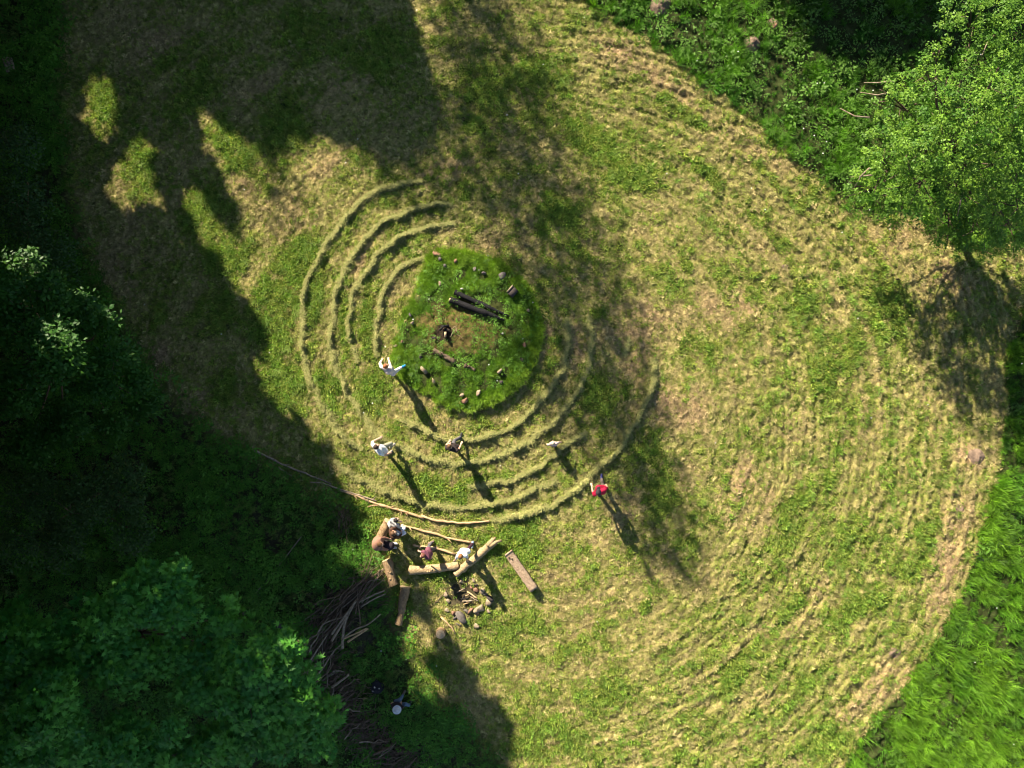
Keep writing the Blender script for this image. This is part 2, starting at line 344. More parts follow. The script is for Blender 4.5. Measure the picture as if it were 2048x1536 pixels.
# mown stubble and clippings
n = 240000; x, y = randpts(n); f = fields(x, y)
keep = (RNG.random(n) < 1 - np.clip(f['tr'] + f['tt'] + f['mound'] + f['wood'] * 1.2, 0, 1)) & (RNG.random(n) > samp(BARE, x, y))
x = x[keep]; y = y[keep]; f = {k: v[keep] for k, v in f.items()}; n = len(x)
isg = RNG.random(n) < np.clip(.16 + 1.0 * f['g'], 0, 1)
mown_g = src_coll("mown_green_tuft", [blades(15, .10, .024, .075, .75, .35, 2, s) for s in range(5)], M['grass_i'])
mown_s = src_coll("mown_straw_tuft", [blades(14, .13, .021, .09, 1.2, .15, 1, 20 + s, .045) for s in range(5)], M['straw_i'])
z = height(x, y, f)
def mk_rot(n, tilt): return np.stack([RNG.normal(0, tilt, n), RNG.normal(0, tilt, n), RNG.uniform(0, 6.283, n)], -1)
i = isg; ng_ = i.sum(); t = RNG.random(ng_)
cg = mix(np.array([.14, .25, .025]), np.array([.26, .30, .055]), sstep(.1, .8, t + .3 - .5 * f['g'][i])) * jit(ng_, .3)
s = (.7 + .7 * f['g'][i]) * (.75 + .5 * RNG.random(ng_)); 
scatter("mown_green_grass", mown_g, np.stack([x[i], y[i], z[i] - .01], -1), mk_rot(ng_, .15), np.repeat(s[:, None], 3, 1), np.clip(cg, 0.01, 1), "short mown green grass tufts over the meadow")
i = ~isg; ns_ = i.sum(); t = RNG.random(ns_)
cs = mix(np.array([.44, .36, .165]), np.array([.25, .26, .07]), t); cs = mix(cs, np.array([.46, .31, .19]), f['b'][i] * .85) * jit(ns_, .3)
s = (.68 + .05 * f['sw'][i]) * (.7 + .6 * RNG.random(ns_)); sv = np.stack([s * 1.25, s * .8, s * .8], -1); rt = mk_rot(ns_, .2); rt[:, 2] = f['th'][i] + math.pi / 2 + RNG.normal(0, .7, ns_)
scatter("mown_straw_clippings", mown_s, np.stack([x[i], y[i], z[i]], -1), rt, sv, np.clip(cs, 0.01, 1), "dry straw-coloured clippings lying on the mown meadow")

# taller clumps the scythe left in the mown part
n = 26000; x, y = randpts(n); f = fields(x, y)
cl = fbm(f['th'] * 15 / .9, f['r'] / .35, 4, 2)
keep = (f['g'] * .9 + (cl - .5) * 1.6 * (.4 + f['sw']) > .62) & (f['tr'] + f['tt'] + f['mound'] + f['wood'] < .3)
x = x[keep]; y = y[keep]; f = {k: v[keep] for k, v in f.items()}; n = len(x)
mid = src_coll("long_green_tuft", [blades(18, .24, .018, .09, .7, .45, 3, 40 + s) for s in range(4)], M['grass_i'])
cg = mix(np.array([.12, .24, .025]), np.array([.22, .30, .06]), RNG.random(n)) * jit(n, .15)
rt = mk_rot(n, .3); s = .6 + .6 * RNG.random(n)
scatter("leftover_green_clumps", mid, np.stack([x, y, height(x, y, f) - .01], -1), rt, np.repeat(s[:, None], 3, 1), np.clip(cg, .01, 1), "longer green grass clumps the mower left standing")

# unmown tall grass: right side, top right, and on the mound
tall = src_coll("tall_grass_tuft", [blades(24, .50, .021, .13, .42, .22, 3, 60 + s) for s in range(6)], M['grass_i'])
n = 150000; x, y = randpts(n, -22.5, 26, -18.5, 19); f = fields(x, y); tt = f['tr'] + f['tt']
keep = (tt > .45) & (RNG.random(n) < .35 + .5 * fbm(x / .5, y / .5, 7, 2)); x = x[keep]; y = y[keep]; f = {k: v[keep] for k, v in f.items()}; n = len(x)
lo = fbm(x / 1.5, y / 1.5, 3, 3); ld = fbm(x / 2.6, y / 2.6, 5, 2) * 9
s = .80 * (.22 + 1.15 * sstep(.3, .70, lo * .45 + .55 * fbm(x / .38, y / .38, 1, 2))) * (.8 + .4 * RNG.random(n)) * np.where(f['tt'] > .5, .75, 1.0)
rt = np.stack([RNG.normal(0, .12, n) + .42 * np.sin(ld), RNG.normal(0, .12, n) + .42 * np.cos(ld), RNG.uniform(0, 6.283, n)], -1)
# lean first, then free spin: keep the lean by composing eulers in XYZ with spin stored last
cg = mix(np.array([.045, .16, .006]), np.array([.15, .30, .018]), sstep(.25, .75, lo) * .6 + .5 * RNG.random(n)) * jit(n, .34)
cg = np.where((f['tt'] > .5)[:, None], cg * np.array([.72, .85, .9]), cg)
scatter("tall_meadow_grass", tall, np.stack([x, y, height(x, y, f) - .02], -1), rt, np.stack([s, s, s], -1), np.clip(cg, .01, 1), "lush unmown tall green grass along the right and upper right of the meadow")
herb = src_coll("meadow_herb", [leafy(16, .12, .06, .42, 80 + s) for s in range(4)], M['grass_i'])
n = 14000; x, y = randpts(n, -22.5, 26, -18.5, 19); f = fields(x, y)
keep = ((f['tt'] > .5) & (RNG.random(n) < .8)) | ((f['tr'] > .5) & (fbm(x / 1.1, y / 1.1, 2, 2) > .58)); x = x[keep]; y = y[keep]; n = len(x)
s = .6 + .7 * RNG.random(n); cg = np.array([.08, .17, .02]) * jit(n, .25)
scatter("meadow_herbs", herb, np.stack([x, y, hz(x, y)], -1), mk_rot(n, .2), np.stack([s, s, s], -1), np.clip(cg, .01, 1), "leafy wild herbs among the tall grass")
# mound grass
n = 30000; x, y = randpts(n, -5.2, 1.7, -1.6, 5.8); f = fields(x, y)
def el(cx, cy, rx, ry): c = W(cx, cy); return np.hypot((x - c[0]) / rx, (y - c[1]) / ry)
bare = np.minimum(el(925, 660, 1.9, 1.15), el(885, 665, .8, .7)); rim = 1 - sstep(.2, .95, samp(blur(poly_mask(MOUND), 26), x, y))
keep = (f['mound'] > .42) & (RNG.random(n) < sstep(.6, 1.15, bare) * .72 * (.45 + 1.1 * fbm(x / .5, y / .5, 5, 2)) + .10) & (el(962, 612, 1.2, .22) > 1)
x = x[keep]; y = y[keep]; rim = rim[keep]; bare = bare[keep]; f = {k: v[keep] for k, v in f.items()}; n = len(x)
s = .62 * (.34 + .26 * rim + 1.1 * (fbm(x / .45, y / .45, 2, 2) - .42)) * (.8 + .4 * RNG.random(n)) * (.55 + .45 * sstep(.9, 1.6, bare))
cg = mix(np.array([.07, .18, .008]), np.array([.23, .36, .025]), .7 * fbm(x / .5, y / .5, 3, 2) + .3 * RNG.random(n) + .5 * rim - .2) * jit(n, .28)
scatter("mound_grass", tall, np.stack([x, y, height(x, y, f) - .02], -1), mk_rot(n, .28), np.stack([s * 1.25, s * 1.25, s], -1), np.clip(cg, .01, 1), "bright green long grass covering the round mound")

hx_, hy_ = randpts(1500, -5.2, 1.7, -1.6, 5.8); kk_ = (samp(m_mound, hx_, hy_) > .5) & (fbm(hx_ / .7, hy_ / .7, 6, 2) > .45); hx_ = hx_[kk_]; hy_ = hy_[kk_]; s = .3 + .4 * RNG.random(len(hx_))
scatter("mound_herbs", herb, np.stack([hx_, hy_, hz(hx_, hy_)], -1), mk_rot(len(hx_), .25), np.stack([s, s, s], -1), np.clip(np.array([.09, .20, .02]) * jit(len(hx_), .3), .01, 1), "small leafy weeds among the grass of the mound")
# woodland floor plants
under = src_coll("undergrowth_plant", [leafy(22, .11, .06, .34, 100 + s) for s in range(5)], M['grass_i'])
n = 60000; x, y = randpts(n, -23, 1.5, -17.5, 18); f = fields(x, y)
dens = .25 + 1.1 * sstep(.36, .6, fbm(x / 1.7, y / 1.7, 4, 3))
keep = (RNG.random(n) < f['wood'] * dens) & (RNG.random(n) > samp(BARE, x, y)); x = x[keep]; y = y[keep]; f = {k: v[keep] for k, v in f.items()}; n = len(x)
s = .35 + .75 * RNG.random(n) * fbm(x / 1.2, y / 1.2, 1, 2) * 1.4
cg = mix(np.array([.045, .155, .012]), np.array([.11, .27, .025]), RNG.random(n)) * jit(n, .2)
scatter("woodland_undergrowth", under, np.stack([x, y, height(x, y, f)], -1), mk_rot(n, .25), np.stack([s, s, s], -1), np.clip(cg, .01, 1), "low leafy green plants on the shaded woodland floor")
n = 26000; x, y = randpts(n, -23, 1.5, -17.5, 18); f = fields(x, y); keep = (f['wood'] > .3) & (RNG.random(n) < .8); x = x[keep]; y = y[keep]; n = len(x)
s = .5 + .5 * RNG.random(n); cg = mix(np.array([.08, .17, .02]), np.array([.18, .22, .05]), RNG.random(n)) * jit(n, .2)
scatter("woodland_grass", mid, np.stack([x, y, hz(x, y)], -1), mk_rot(n, .3), np.stack([s, s, s], -1), np.clip(cg, .01, 1), "thin grass growing in the shade of the wood")

# white flower specks
n = 900; x, y = randpts(n); f = fields(x, y); k = ((f['tr'] + f['tt'] > .6) & (fbm(x / 2, y / 2, 6, 2) > .55)) | (f['mound'] > .7) | (RNG.random(n) < .06); x = x[k]; y = y[k]; n = len(x)
fa = Acc()
for a in range(6):
    an = a * 1.047; fa.add([(0, 0, .3), (.03 * math.cos(an), .03 * math.sin(an), .32), (.04 * math.cos(an + .4), .04 * math.sin(an + .4), .31), (.03 * math.cos(an + .8), .03 * math.sin(an + .8), .32)], np.array([[0, 1, 2, 3]]))
flw = src_coll("white_flower_head", [fa], M['straw_i'])
zz = np.where(fields(x, y)['tr'] + fields(x, y)['tt'] > .6, 1.3, .35); s = np.full(n, .8)
scatter("white_wildflowers", flw, np.stack([x, y, hz(x, y)], -1), mk_rot(n, .2), np.stack([s, s, zz], -1), np.tile([.75, .75, .7], (n, 1)), "tiny white wildflowers dotted through the grass")
#--PART2--

# ------------------------------------------------------------------ raked hay rows
def smooth_path(P, step):
    P = np.asarray(P, float); out = []
    Q = np.vstack([2 * P[0] - P[1], P, 2 * P[-1] - P[-2]])
    for i in range(1, len(Q) - 2):
        n = max(2, int(np.linalg.norm(Q[i + 1] - Q[i]) / step))
        for t in np.arange(n) / n:
            a = 2 * Q[i]; b = Q[i + 1] - Q[i - 1]; c = 2 * Q[i - 1] - 5 * Q[i] + 4 * Q[i + 1] - Q[i + 2]; d = -Q[i - 1] + 3 * Q[i] - 3 * Q[i + 1] + Q[i + 2]
            out.append(.5 * (a + b * t + c * t * t + d * t ** 3))
    out.append(P[-1]); return np.array(out)
ROWS = [
 ("outermost hay row curving down the left side of the rings", [(840,360),(824,365),(775,375),(747,387),(726,402),(704,426),(685,449),(665,473),(652,494),(638,522),(624,543),(615,568),(609,600),(607,629),(604,659),(603,682),(607,704),(611,729),(617,753),(626,772),(638,796)], .30, .20),
 ("loose hay row trailing off below the outermost ring at the left", [(638,796),(655,828),(672,856),(690,876),(708,889),(724,896)], .34, .19),
 ("second hay row from the left, ending above the mound", [(904,408),(872,410),(843,416),(814,426),(785,438),(761,449),(746,465),(730,481),(712,500),(701,516),(693,535),(681,559),(671,592),(668,612),(667,632),(665,659),(663,694),(664,712),(669,737),(681,761),(697,788),(712,811),(728,832)], .28, .19),
 ("third hay row from the left, broken at its lower end", [(907,447),(872,451),(843,459),(814,469),(792,481),(771,496),(753,512),(742,531),(728,551),(716,574),(704,596),(701,623),(697,640),(699,671),(704,684)], .28, .20),
 ("short stub of hay row below the third row", [(706,692),(709,706),(714,724)], .26, .14),
 ("innermost hay row beside the left of the mound", [(850,512),(840,517),(824,524),(806,531),(790,549),(773,574),(763,600),(759,629),(755,645),(750,670),(750,690),(752,712)], .26, .17),
 ("longest hay row, passing the person in white T-shirt and curving right round the mound", [(728,832),(742,852),(765,874),(788,891),(812,902),(835,911),(865,920),(894,925),(933,924),(948,923),(979,916),(1018,901),(1049,887),(1077,870),(1094,854),(1110,839),(1130,815),(1148,790),(1157,771),(1171,748),(1179,726),(1181,705),(1185,677),(1181,654),(1179,634)], .34, .20),
 ("innermost hay row wrapping under the right of the mound", [(800,838),(835,853),(874,869),(886,875),(929,879),(952,878),(982,871),(1018,856),(1049,835),(1073,813),(1097,780),(1114,753),(1128,728),(1132,701),(1134,677),(1132,638)], .32, .19),
 ("hay row below the small child, fading at its right end", [(937,971),(971,967),(999,964),(1028,959),(1057,946),(1083,930),(1096,915),(1112,908),(1125,896),(1145,882),(1172,865)], .32, .18),
 ("long hay row across the bottom left, above the pole line", [(673,920),(695,941),(718,957),(742,968),(777,982),(806,994),(835,1004),(865,1012),(904,1016),(943,1014),(985,1008),(1028,996),(1065,981),(1094,968),(1112,961)], .36, .20),
 ("outermost lower hay row passing the person in red", [(985,1041),(1018,1036),(1049,1028),(1077,1018),(1102,1010),(1126,995),(1155,977),(1170,964),(1184,948),(1204,928),(1229,905),(1245,885),(1256,866),(1272,842),(1284,819),(1292,800),(1299,780),(1304,767),(1308,740),(1310,720)], .38, .22),
 ("tiny strip of hay right of the mound", [(1256,676),(1254,690),(1250,702),(1249,712)], .22, .12),
]
def hay_row(label, pts, width, hgt):
    P = smooth_path(WL(pts)[:, :2], .07); n = len(P)
    T = np.gradient(P, axis=0); T /= np.linalg.norm(T, axis=1)[:, None]; Nn = np.stack([-T[:, 1], T[:, 0]], 1)
    s = np.arange(n) * .07; taper = np.minimum(1, np.minimum(s + .1, s[-1] - s + .1) / .5); ph = RNG.uniform(0, 100)
    P = P + Nn * (.13 * (vnoise(s / .5 + ph, s * 0, 2) - .5) + .07 * (vnoise(s / .14 + ph, s * 0 + 9, 6) - .5))[:, None]
    wv = .52 * width * (.4 + 1.2 * vnoise(s / .35 + ph, s * 0 + 3, 1)) * (.5 + .5 * taper) * .5; hv = hgt * .98 * (.1 + 1.3 * vnoise(s / .22 + ph, s * 0 + 7, 3) * (.35 + .65 * sstep(.15, .45, vnoise(s / .8 + ph, s * 0 + 2, 5)))) * taper
    J = np.linspace(-1, 1, 9); X = P[:, None, 0] + Nn[:, None, 0] * J * wv[:, None]; Y = P[:, None, 1] + Nn[:, None, 1] * J * wv[:, None]
    prof = (1 - J ** 2)[None] * hv[:, None]; prof = prof * (.35 + 1.1 * vnoise(X / .075, Y / .075, 3)) + .015
    Z = hz(X.ravel(), Y.ravel()).reshape(X.shape) + prof; Z[:, 0] -= .06; Z[:, -1] -= .06
    base = mix(np.array([.38, .34, .13]), np.array([.26, .27, .08]), fbm(X / .5, Y / .5, 3, 2)) * (.7 + .6 * vnoise(X / .05, Y / .05, 5))[..., None]
    ids = np.arange(n * 9).reshape(n, 9); Fr = np.stack([ids[:-1, :-1], ids[1:, :-1], ids[1:, 1:], ids[:-1, 1:]], -1).reshape(-1, 4)
    A = Acc(); A.add(np.stack([X, Y, Z], -1).reshape(-1, 3), Fr, base.reshape(-1, 3))
    m = int(s[-1] * 650); i = RNG.integers(0, n, m); j = np.clip(RNG.normal(0, .95, m), -3.2, 3.2)
    c = P[i] + Nn[i] * (j * wv[i])[:, None] + RNG.normal(0, .03, (m, 2)); zz = hz(c[:, 0], c[:, 1]) + hv[i] * np.clip(1 - j * j, 0, 1) + .012 + .055 * RNG.random(m)
    a = RNG.uniform(0, 6.283, m); el = RNG.normal(0, .35, m); L = RNG.uniform(.05, .15, m)
    d = np.stack([np.cos(a) * np.cos(el), np.sin(a) * np.cos(el), np.sin(el)], -1) * L[:, None] * .5; sd = np.stack([-np.sin(a), np.cos(a), 0 * a], -1) * .009
    C = np.stack([c[:, 0], c[:, 1], zz], -1); V = np.stack([C - d - sd, C - d + sd, C + d + sd, C + d - sd], 1).reshape(-1, 3)
    cc = np.repeat(mix(np.array([.38, .34, .14]), np.array([.22, .25, .07]), RNG.random(m)), 4, 0); A.add(V, np.arange(4 * m).reshape(m, 4), cc)
    o = A.build("hay_row", M['hay'], None, False)
    return tag(o, label, "hay row", "rows of raked hay round the mound")
for lb, p, wd, hh in ROWS: hay_row(lb, p, wd, hh)

# ------------------------------------------------------------------ sticks, logs, stones
def tube_geo(P, R, seg=8, rough=.0, cap=True, seed=0, flat=1.0):
    P = np.asarray(P, float); n = len(P); R = np.broadcast_to(np.asarray(R, float), (n,)); r = np.random.default_rng(seed)
    T = np.gradient(P, axis=0); T /= np.linalg.norm(T, axis=1)[:, None] + 1e-9; V = []
    ref = np.array([0, 0, 1.]) if abs(T[0, 2]) < .9 else np.array([1., 0, 0])
    for i in range(n):
        a = np.cross(T[i], ref); a /= np.linalg.norm(a) + 1e-9; b = np.cross(a, T[i])
        for j in range(seg):
            t = 2 * math.pi * j / seg; k = R[i] * (1 + rough * r.normal())
            V.append(P[i] + a * math.cos(t) * k + b * math.sin(t) * k * flat)
    V = np.array(V); ids = np.arange(n * seg).reshape(n, seg); nx_ = np.roll(ids, -1, 1)
    F = [np.stack([ids[:-1], ids[1:], nx_[1:], nx_[:-1]], -1).reshape(-1, 4)]
    if cap:
        V = np.vstack([V, P[0], P[-1]]); c0 = n * seg; c1 = c0 + 1
        F.append(np.array([[c0, ids[0, j], ids[0, (j + 1) % seg]] for j in range(seg)] + [[c1, ids[-1, (j + 1) % seg], ids[-1, j]] for j in range(seg)]))
    return V, F
def resample(P, n):
    P = np.asarray(P, float); d = np.concatenate([[0], np.cumsum(np.linalg.norm(np.diff(P, axis=0), axis=1))]); t = np.linspace(0, d[-1], n)
    return np.stack([np.interp(t, d, P[:, k]) for k in range(P.shape[1])], 1)
def ground_path(px, r, lift=0, wob=.02, seed=0):
    P = smooth_path(WL(px), .18) if len(px) > 2 else resample(WL(px), max(5, int(np.linalg.norm(W(*px[0]) - W(*px[-1])) / .15)))
    rr = np.random.default_rng(seed); n = len(P); P[:, :2] += rr.normal(0, wob, (n, 2)) * np.sin(np.linspace(0, math.pi, n))[:, None]
    P[:, 2] = hz(P[:, 0], P[:, 1]) + r * .8 + lift; return P
def pole(px, r0, r1, label, m='pole', lift=.03, twigs=0, name="wooden_pole", cat="pole", group=None, seed=0):
    P = ground_path(px, max(r0, r1), lift, .012, seed); n = len(P); R = np.linspace(r0, r1, n) * (1 + .12 * np.random.default_rng(seed).normal(size=n))
    o = empty(name, P[0], label, cat, group)
    A = Acc(); V, F = tube_geo(P, R, 8, .04, True, seed); A.add(local(o, V), F); A.build("shaft", M[m], o, True)
    rr = np.random.default_rng(seed + 5)
    for k in range(twigs):
        i = rr.integers(1, n - 1); d = P[min(i + 1, n - 1)] - P[i - 1]; d /= np.linalg.norm(d); a = rr.choice([-1, 1]) * rr.uniform(.4, 1.0)
        q = np.array([d[0] * math.cos(a) - d[1] * math.sin(a), d[0] * math.sin(a) + d[1] * math.cos(a), .25]) * rr.uniform(.08, .3)
        V, F = tube_geo([P[i], P[i] + q * .5, P[i] + q + np.array([0, 0, .02])], [r1 * .6, r1 * .45, r1 * .25], 5); A = Acc(); A.add(local(o, V), F); A.build("twig", M[m], o)
    return o
pole([(505,898),(541,916),(571,930),(602,942),(632,954),(663,968)], .05, .03, "long dark crooked pole starting at the shaded left end of the pole line", 'twig', twigs=3, seed=1, group="poles laid along the edge of the rings")
pole([(622,964),(642,965),(673,975),(701,984),(727,992),(754,1001)], .028, .035, "thin forked stick overlapping the middle of the pole line", 'twig', lift=.07, twigs=3, seed=2, group="poles laid along the edge of the rings")
pole([(678,980),(708,989),(734,999),(764,1010),(810,1023),(848,1036)], .045, .055, "knotty reddish pole in the middle of the pole line", 'pole', twigs=6, seed=3, group="poles laid along the edge of the rings")
pole([(736,1013),(750,1010),(766,1010)], .035, .035, "short pale stick end poking left from under the pole line", 'pole', lift=.02, seed=4, group="poles laid along the edge of the rings")
pole([(843,1030),(866,1039),(896,1043),(937,1045),(979,1042)], .055, .042, "smooth curved pale pole ending at the outermost hay row", 'pole', lift=.04, seed=5, group="poles laid along the edge of the rings")
pole([(800,1049),(862,1065),(887,1073),(944,1085)], .042, .052, "long straight pole from the seated group to the standing person's foot", 'pole', twigs=2, seed=6)
pole([(826,1088),(838,1092),(867,1094),(890,1101),(913,1109)], .04, .05, "short pole lying beside the person in purple", 'pole', twigs=2, seed=7)
pole([(603,1073),(585,1097),(567,1120),(554,1138),(530,1166),(505,1193)], .03, .022, "thin long stick alone on the shaded woodland floor, left of the brush heap", 'twig', twigs=2, seed=8, name="dead_stick", cat="stick")
pole([(644,1213),(630,1225),(616,1234),(585,1262),(554,1294)], .035, .03, "pale stick just left of the top of the brush pile", 'twig', twigs=2, seed=9, name="dead_stick", cat="stick")
pole([(569,1276),(582,1292),(600,1308)], .025, .02, "dark stick lying in the leaves beside the maple tip", 'twig_d', seed=10, name="dead_stick", cat="stick")
pole([(557,934),(570,943),(584,952)], .022, .018, "small forked twig below the shaded end of the pole line", 'twig', twigs=2, seed=11, name="dead_stick", cat="stick")
pole([(882,1233),(895,1245),(903,1253),(911,1267)], .035, .025, "brown curved branch between the round stump and the fire ring", 'pole', seed=12, name="dead_branch", cat="branch")
pole([(815,1384),(824,1374)], .018, .014, "short whitish stick beside the sitter in the grey hat", 'twig', seed=13, name="dead_stick", cat="stick")
pole([(870,1205),(884,1192),(893,1181)], .022, .018, "dark narrow stick left of the fire ring", 'twig_d', seed=14, name="dead_stick", cat="stick")
pole([(912,1245),(923,1251)], .022, .022, "grey metal-looking rod under the big grey stone", 'stone_g', lift=.02, seed=15, name="iron_rod", cat="rod")

def log(px, r0, r1, label, m, split=0, flat=1.0, name="log", cat="log", lift=0, seed=0, group=None, cutm='cut', waist=0):
    P = ground_path(px, max(r0, r1) * .92, lift, .01, seed); P = resample(P, max(10, len(P) * 2)); n = len(P); rr = np.random.default_rng(seed)
    R = np.linspace(r0, r1, n) * (1 + .05 * rr.normal(size=n)) * (1 - waist * np.sin(np.linspace(0, math.pi * 1.0, n) ** 1.0) * 0 - waist * np.exp(-((np.linspace(0, 1, n) - .72) / .2) ** 2))
    o = empty(name, P[n // 2], label, cat, group)
    V, F = tube_geo(P, R, 14, .055, False, seed, flat); A = Acc(); A.add(local(o, V), F); A.build("bark", M[m], o, False)
    for e, s in ((0, -1), (n - 1, 1)):
        seg = 14; c = V[e * seg:(e + 1) * seg]; A = Acc(); cen = c.mean(0) + (P[e] - P[e - s]) * .06
        A.add(local(o, np.vstack([c, cen])), np.array([[seg, j, (j + 1) % seg] for j in range(seg)])); A.build("cut_end", M[cutm], o)
    for k in range(3):   # knots
        i = rr.integers(2, n - 2); a = rr.uniform(-1, 1); q = P[i] + np.array([0, 0, R[i] * .85]) + np.array([rr.normal() * .04, rr.normal() * .04, 0])
        V2, F2 = tube_geo([q - [0, 0, .05], q + [0.01, 0, .03], q + [.01, .01, .045]], [R[i] * .34, R[i] * .25, R[i] * .1], 7); A = Acc(); A.add(local(o, V2), F2); A.build("knot", M[m], o, True)
    return o
log([(820,1139),(850,1138),(880,1134),(916,1130)], .18, .165, "thick pale log lying left to right under the person in white tee", 'log_p', seed=1, group="log seats round the fire ring")
lb = log([(911,1148),(940,1124),(968,1100),(990,1080)], .14, .17, "split long log rising to the right beside the fire ring with a forked end", 'log_p', seed=2, group="log seats round the fire ring")
P_ = [W(980, 1092, .25), W(992, 1084, .3), W(1003, 1081, .27)]; V, F = tube_geo(P_, [.12, .08, .05], 8, .1); A = Acc(); A.add(local(lb, V), F); A.build("fork", M['log_p'], lb, True)
P_ = [W(975, 1092, .25), W(986, 1080, .3), W(991, 1075, .32)]; V, F = tube_geo(P_, [.12, .08, .04], 8, .1); A = Acc(); A.add(local(lb, V), F); A.build("fork", M['log_p'], lb, True)
log([(812,1172),(808,1195),(804,1222),(798,1246)], .20, .17, "knobbly brown log standing apart below the seated group, narrower at its lower end", 'log_b', seed=3, waist=.28, group="log seats round the fire ring")
log([(774,1118),(781,1140),(788,1168)], .20, .19, "brown log half in shade directly below the seated group", 'log_b', seed=4, waist=.12, group="log seats round the fire ring")
log([(778,1040),(766,1065),(756,1092)], .19, .19, "golden log the seated group is sitting on", 'log_b', seed=5, group="log seats round the fire ring")
# squared beam on two short blocks
o = empty("wooden_beam", W(1041, 1146), "weathered squared beam lying alone to the right of the fire ring", "beam")
a = W(1017, 1107, .34); b = W(1068, 1180, .34); d = (b - a) / np.linalg.norm(b - a); sdv = np.array([-d[1], d[0], 0]) * .175
A = Acc(); NS = 18; V = []
for i in range(NS + 1):
    c = a + (b - a) * i / NS; jj = RNG.normal(0, .008, (6, 3))
    V += [c - sdv + jj[0], c - sdv * .9 + [0, 0, .02] + jj[1], c + sdv * .1 + [0, 0, .03] + jj[2], c + sdv * .98 + jj[3], c + sdv - [0, 0, .24] + jj[4], c - sdv - [0, 0, .24] + jj[5]]
ids = np.arange(6 * (NS + 1)).reshape(NS + 1, 6); nx2 = np.roll(ids, -1, 1)
A.add(local(o, np.array(V)), [np.stack([ids[:-1], nx2[:-1], nx2[1:], ids[1:]], -1).reshape(-1, 4), ids[[0, -1]]]); A.build("plank", M['beam'], o)
for t in (.12, .88):
    c = a + (b - a) * t; V, F = tube_geo([c - sdv * .9 + [0, 0, -.29], c + sdv * .9 + [0, 0, -.29]], [.085, .08], 10, .05, True); A = Acc(); A.add(local(o, V), F); A.build("support_block", M['bark'], o, True)
c = W(1021, 1117, .37)
for dx in (-.06, .06):
    V, F = tube_geo([c + [dx, -dx * .5, -.03], c + [dx, -dx * .5, .03]], [.05, .035], 7, .1); A = Acc(); A.add(local(o, V), F); A.build("knot", M['bark'], o, True)
# round stump
o = empty("tree_stump", W(882, 1264), "small round upright stump below the fire ring", "stump"); c = W(882, 1264); z0 = hz1(c[0], c[1])
V, F = tube_geo([c + [0, 0, z0 - .05], c + [0, 0, z0 + .12], c + [0, 0, z0 + .26], c + [0, 0, z0 + .285]], [.22, .205, .20, .185], 16, .03, False, 3); A = Acc(); A.add(local(o, V), F); A.build("bark", M['log_b'], o, True)
A = Acc(); ring_ = V[-16:]; A.add(local(o, np.vstack([ring_, ring_.mean(0) + [0, 0, .01]])), np.array([[16, j, (j + 1) % 16] for j in range(16)])); A.build("cut_top", M['cut'], o)
# charred logs on the mound
def charred(px, r, label, seed, tip):
    P = WL(px); P = resample(P, 16); P[:, 2] = hz(P[:, 0], P[:, 1]) + r * .95; t = np.linspace(0, 1, 16); R = r * np.where(t > tip, 1 - .75 * (t - tip) / (1 - tip), 1) * (1 + .05 * RNG.normal(size=16))
    o = empty("charred_log", P[8], label, "charred log", "burnt logs on the mound"); V, F = tube_geo(P, R, 12, .05, False, seed)
    A = Acc(); A.add(local(o, V), F); A.build("charred_bark", M['char'], o)
    if tip > .65:
        V3, F3 = tube_geo([P[0] - [.0, 0, 0], P[0] * .7 + P[1] * .3, P[1]], [r * 1.04, r * 1.06, r * .6], 10, .05); A = Acc(); A.add(local(o, V3), F3); A.build("unburnt_end", M['cut'], o)
    for e, s, mm in ((0, -1, 'cut'), (15, 1, 'char')):
        c = V[e * 12:e * 12 + 12]; A = Acc(); A.add(local(o, np.vstack([c, c.mean(0) + (P[e] - P[e - s]) * .1])), np.array([[12, j, (j + 1) % 12] for j in range(12)])); A.build("log_end", M[mm], o)
    return o
charred([(902,602),(940,617),(1009,642)], .125, "front charred black log on the mound with a pale unburnt left end", 1, .7)
charred([(911,587),(950,605),(1018,634)], .105, "rear charred black log lying close behind the other on the mound", 2, .6)
def rotted(px, r, label, seed):
    P = WL(px); P = resample(P, 10); P[:, 2] = hz(P[:, 0], P[:, 1]) + .07; P[:, 2] -= .05; V, F = tube_geo(P, np.linspace(r, r * .8, 10) * (1 + .12 * RNG.normal(size=10)), 9, .14, True, seed)
    o = empty("rotting_log", P[5], label, "rotting log"); A = Acc(); A.add(local(o, V), F); A.build("bark", M['bark'], o)
    V, F = tube_geo([P[3] + [0, 0, r * .8], P[3] + [.08, .05, r + .06]], [.04, .02], 6); A = Acc(); A.add(local(o, V), F); A.build("branch_stub", M['twig_d'], o)
rotted([(869,701),(888,711),(912,726)], .11, "rotting brown log half sunk in the grass in the lower mound", 3)
rotted([(930,731),(940,736),(951,740)], .10, "short rotting grey chunk at the end of the sunk log on the mound", 4)

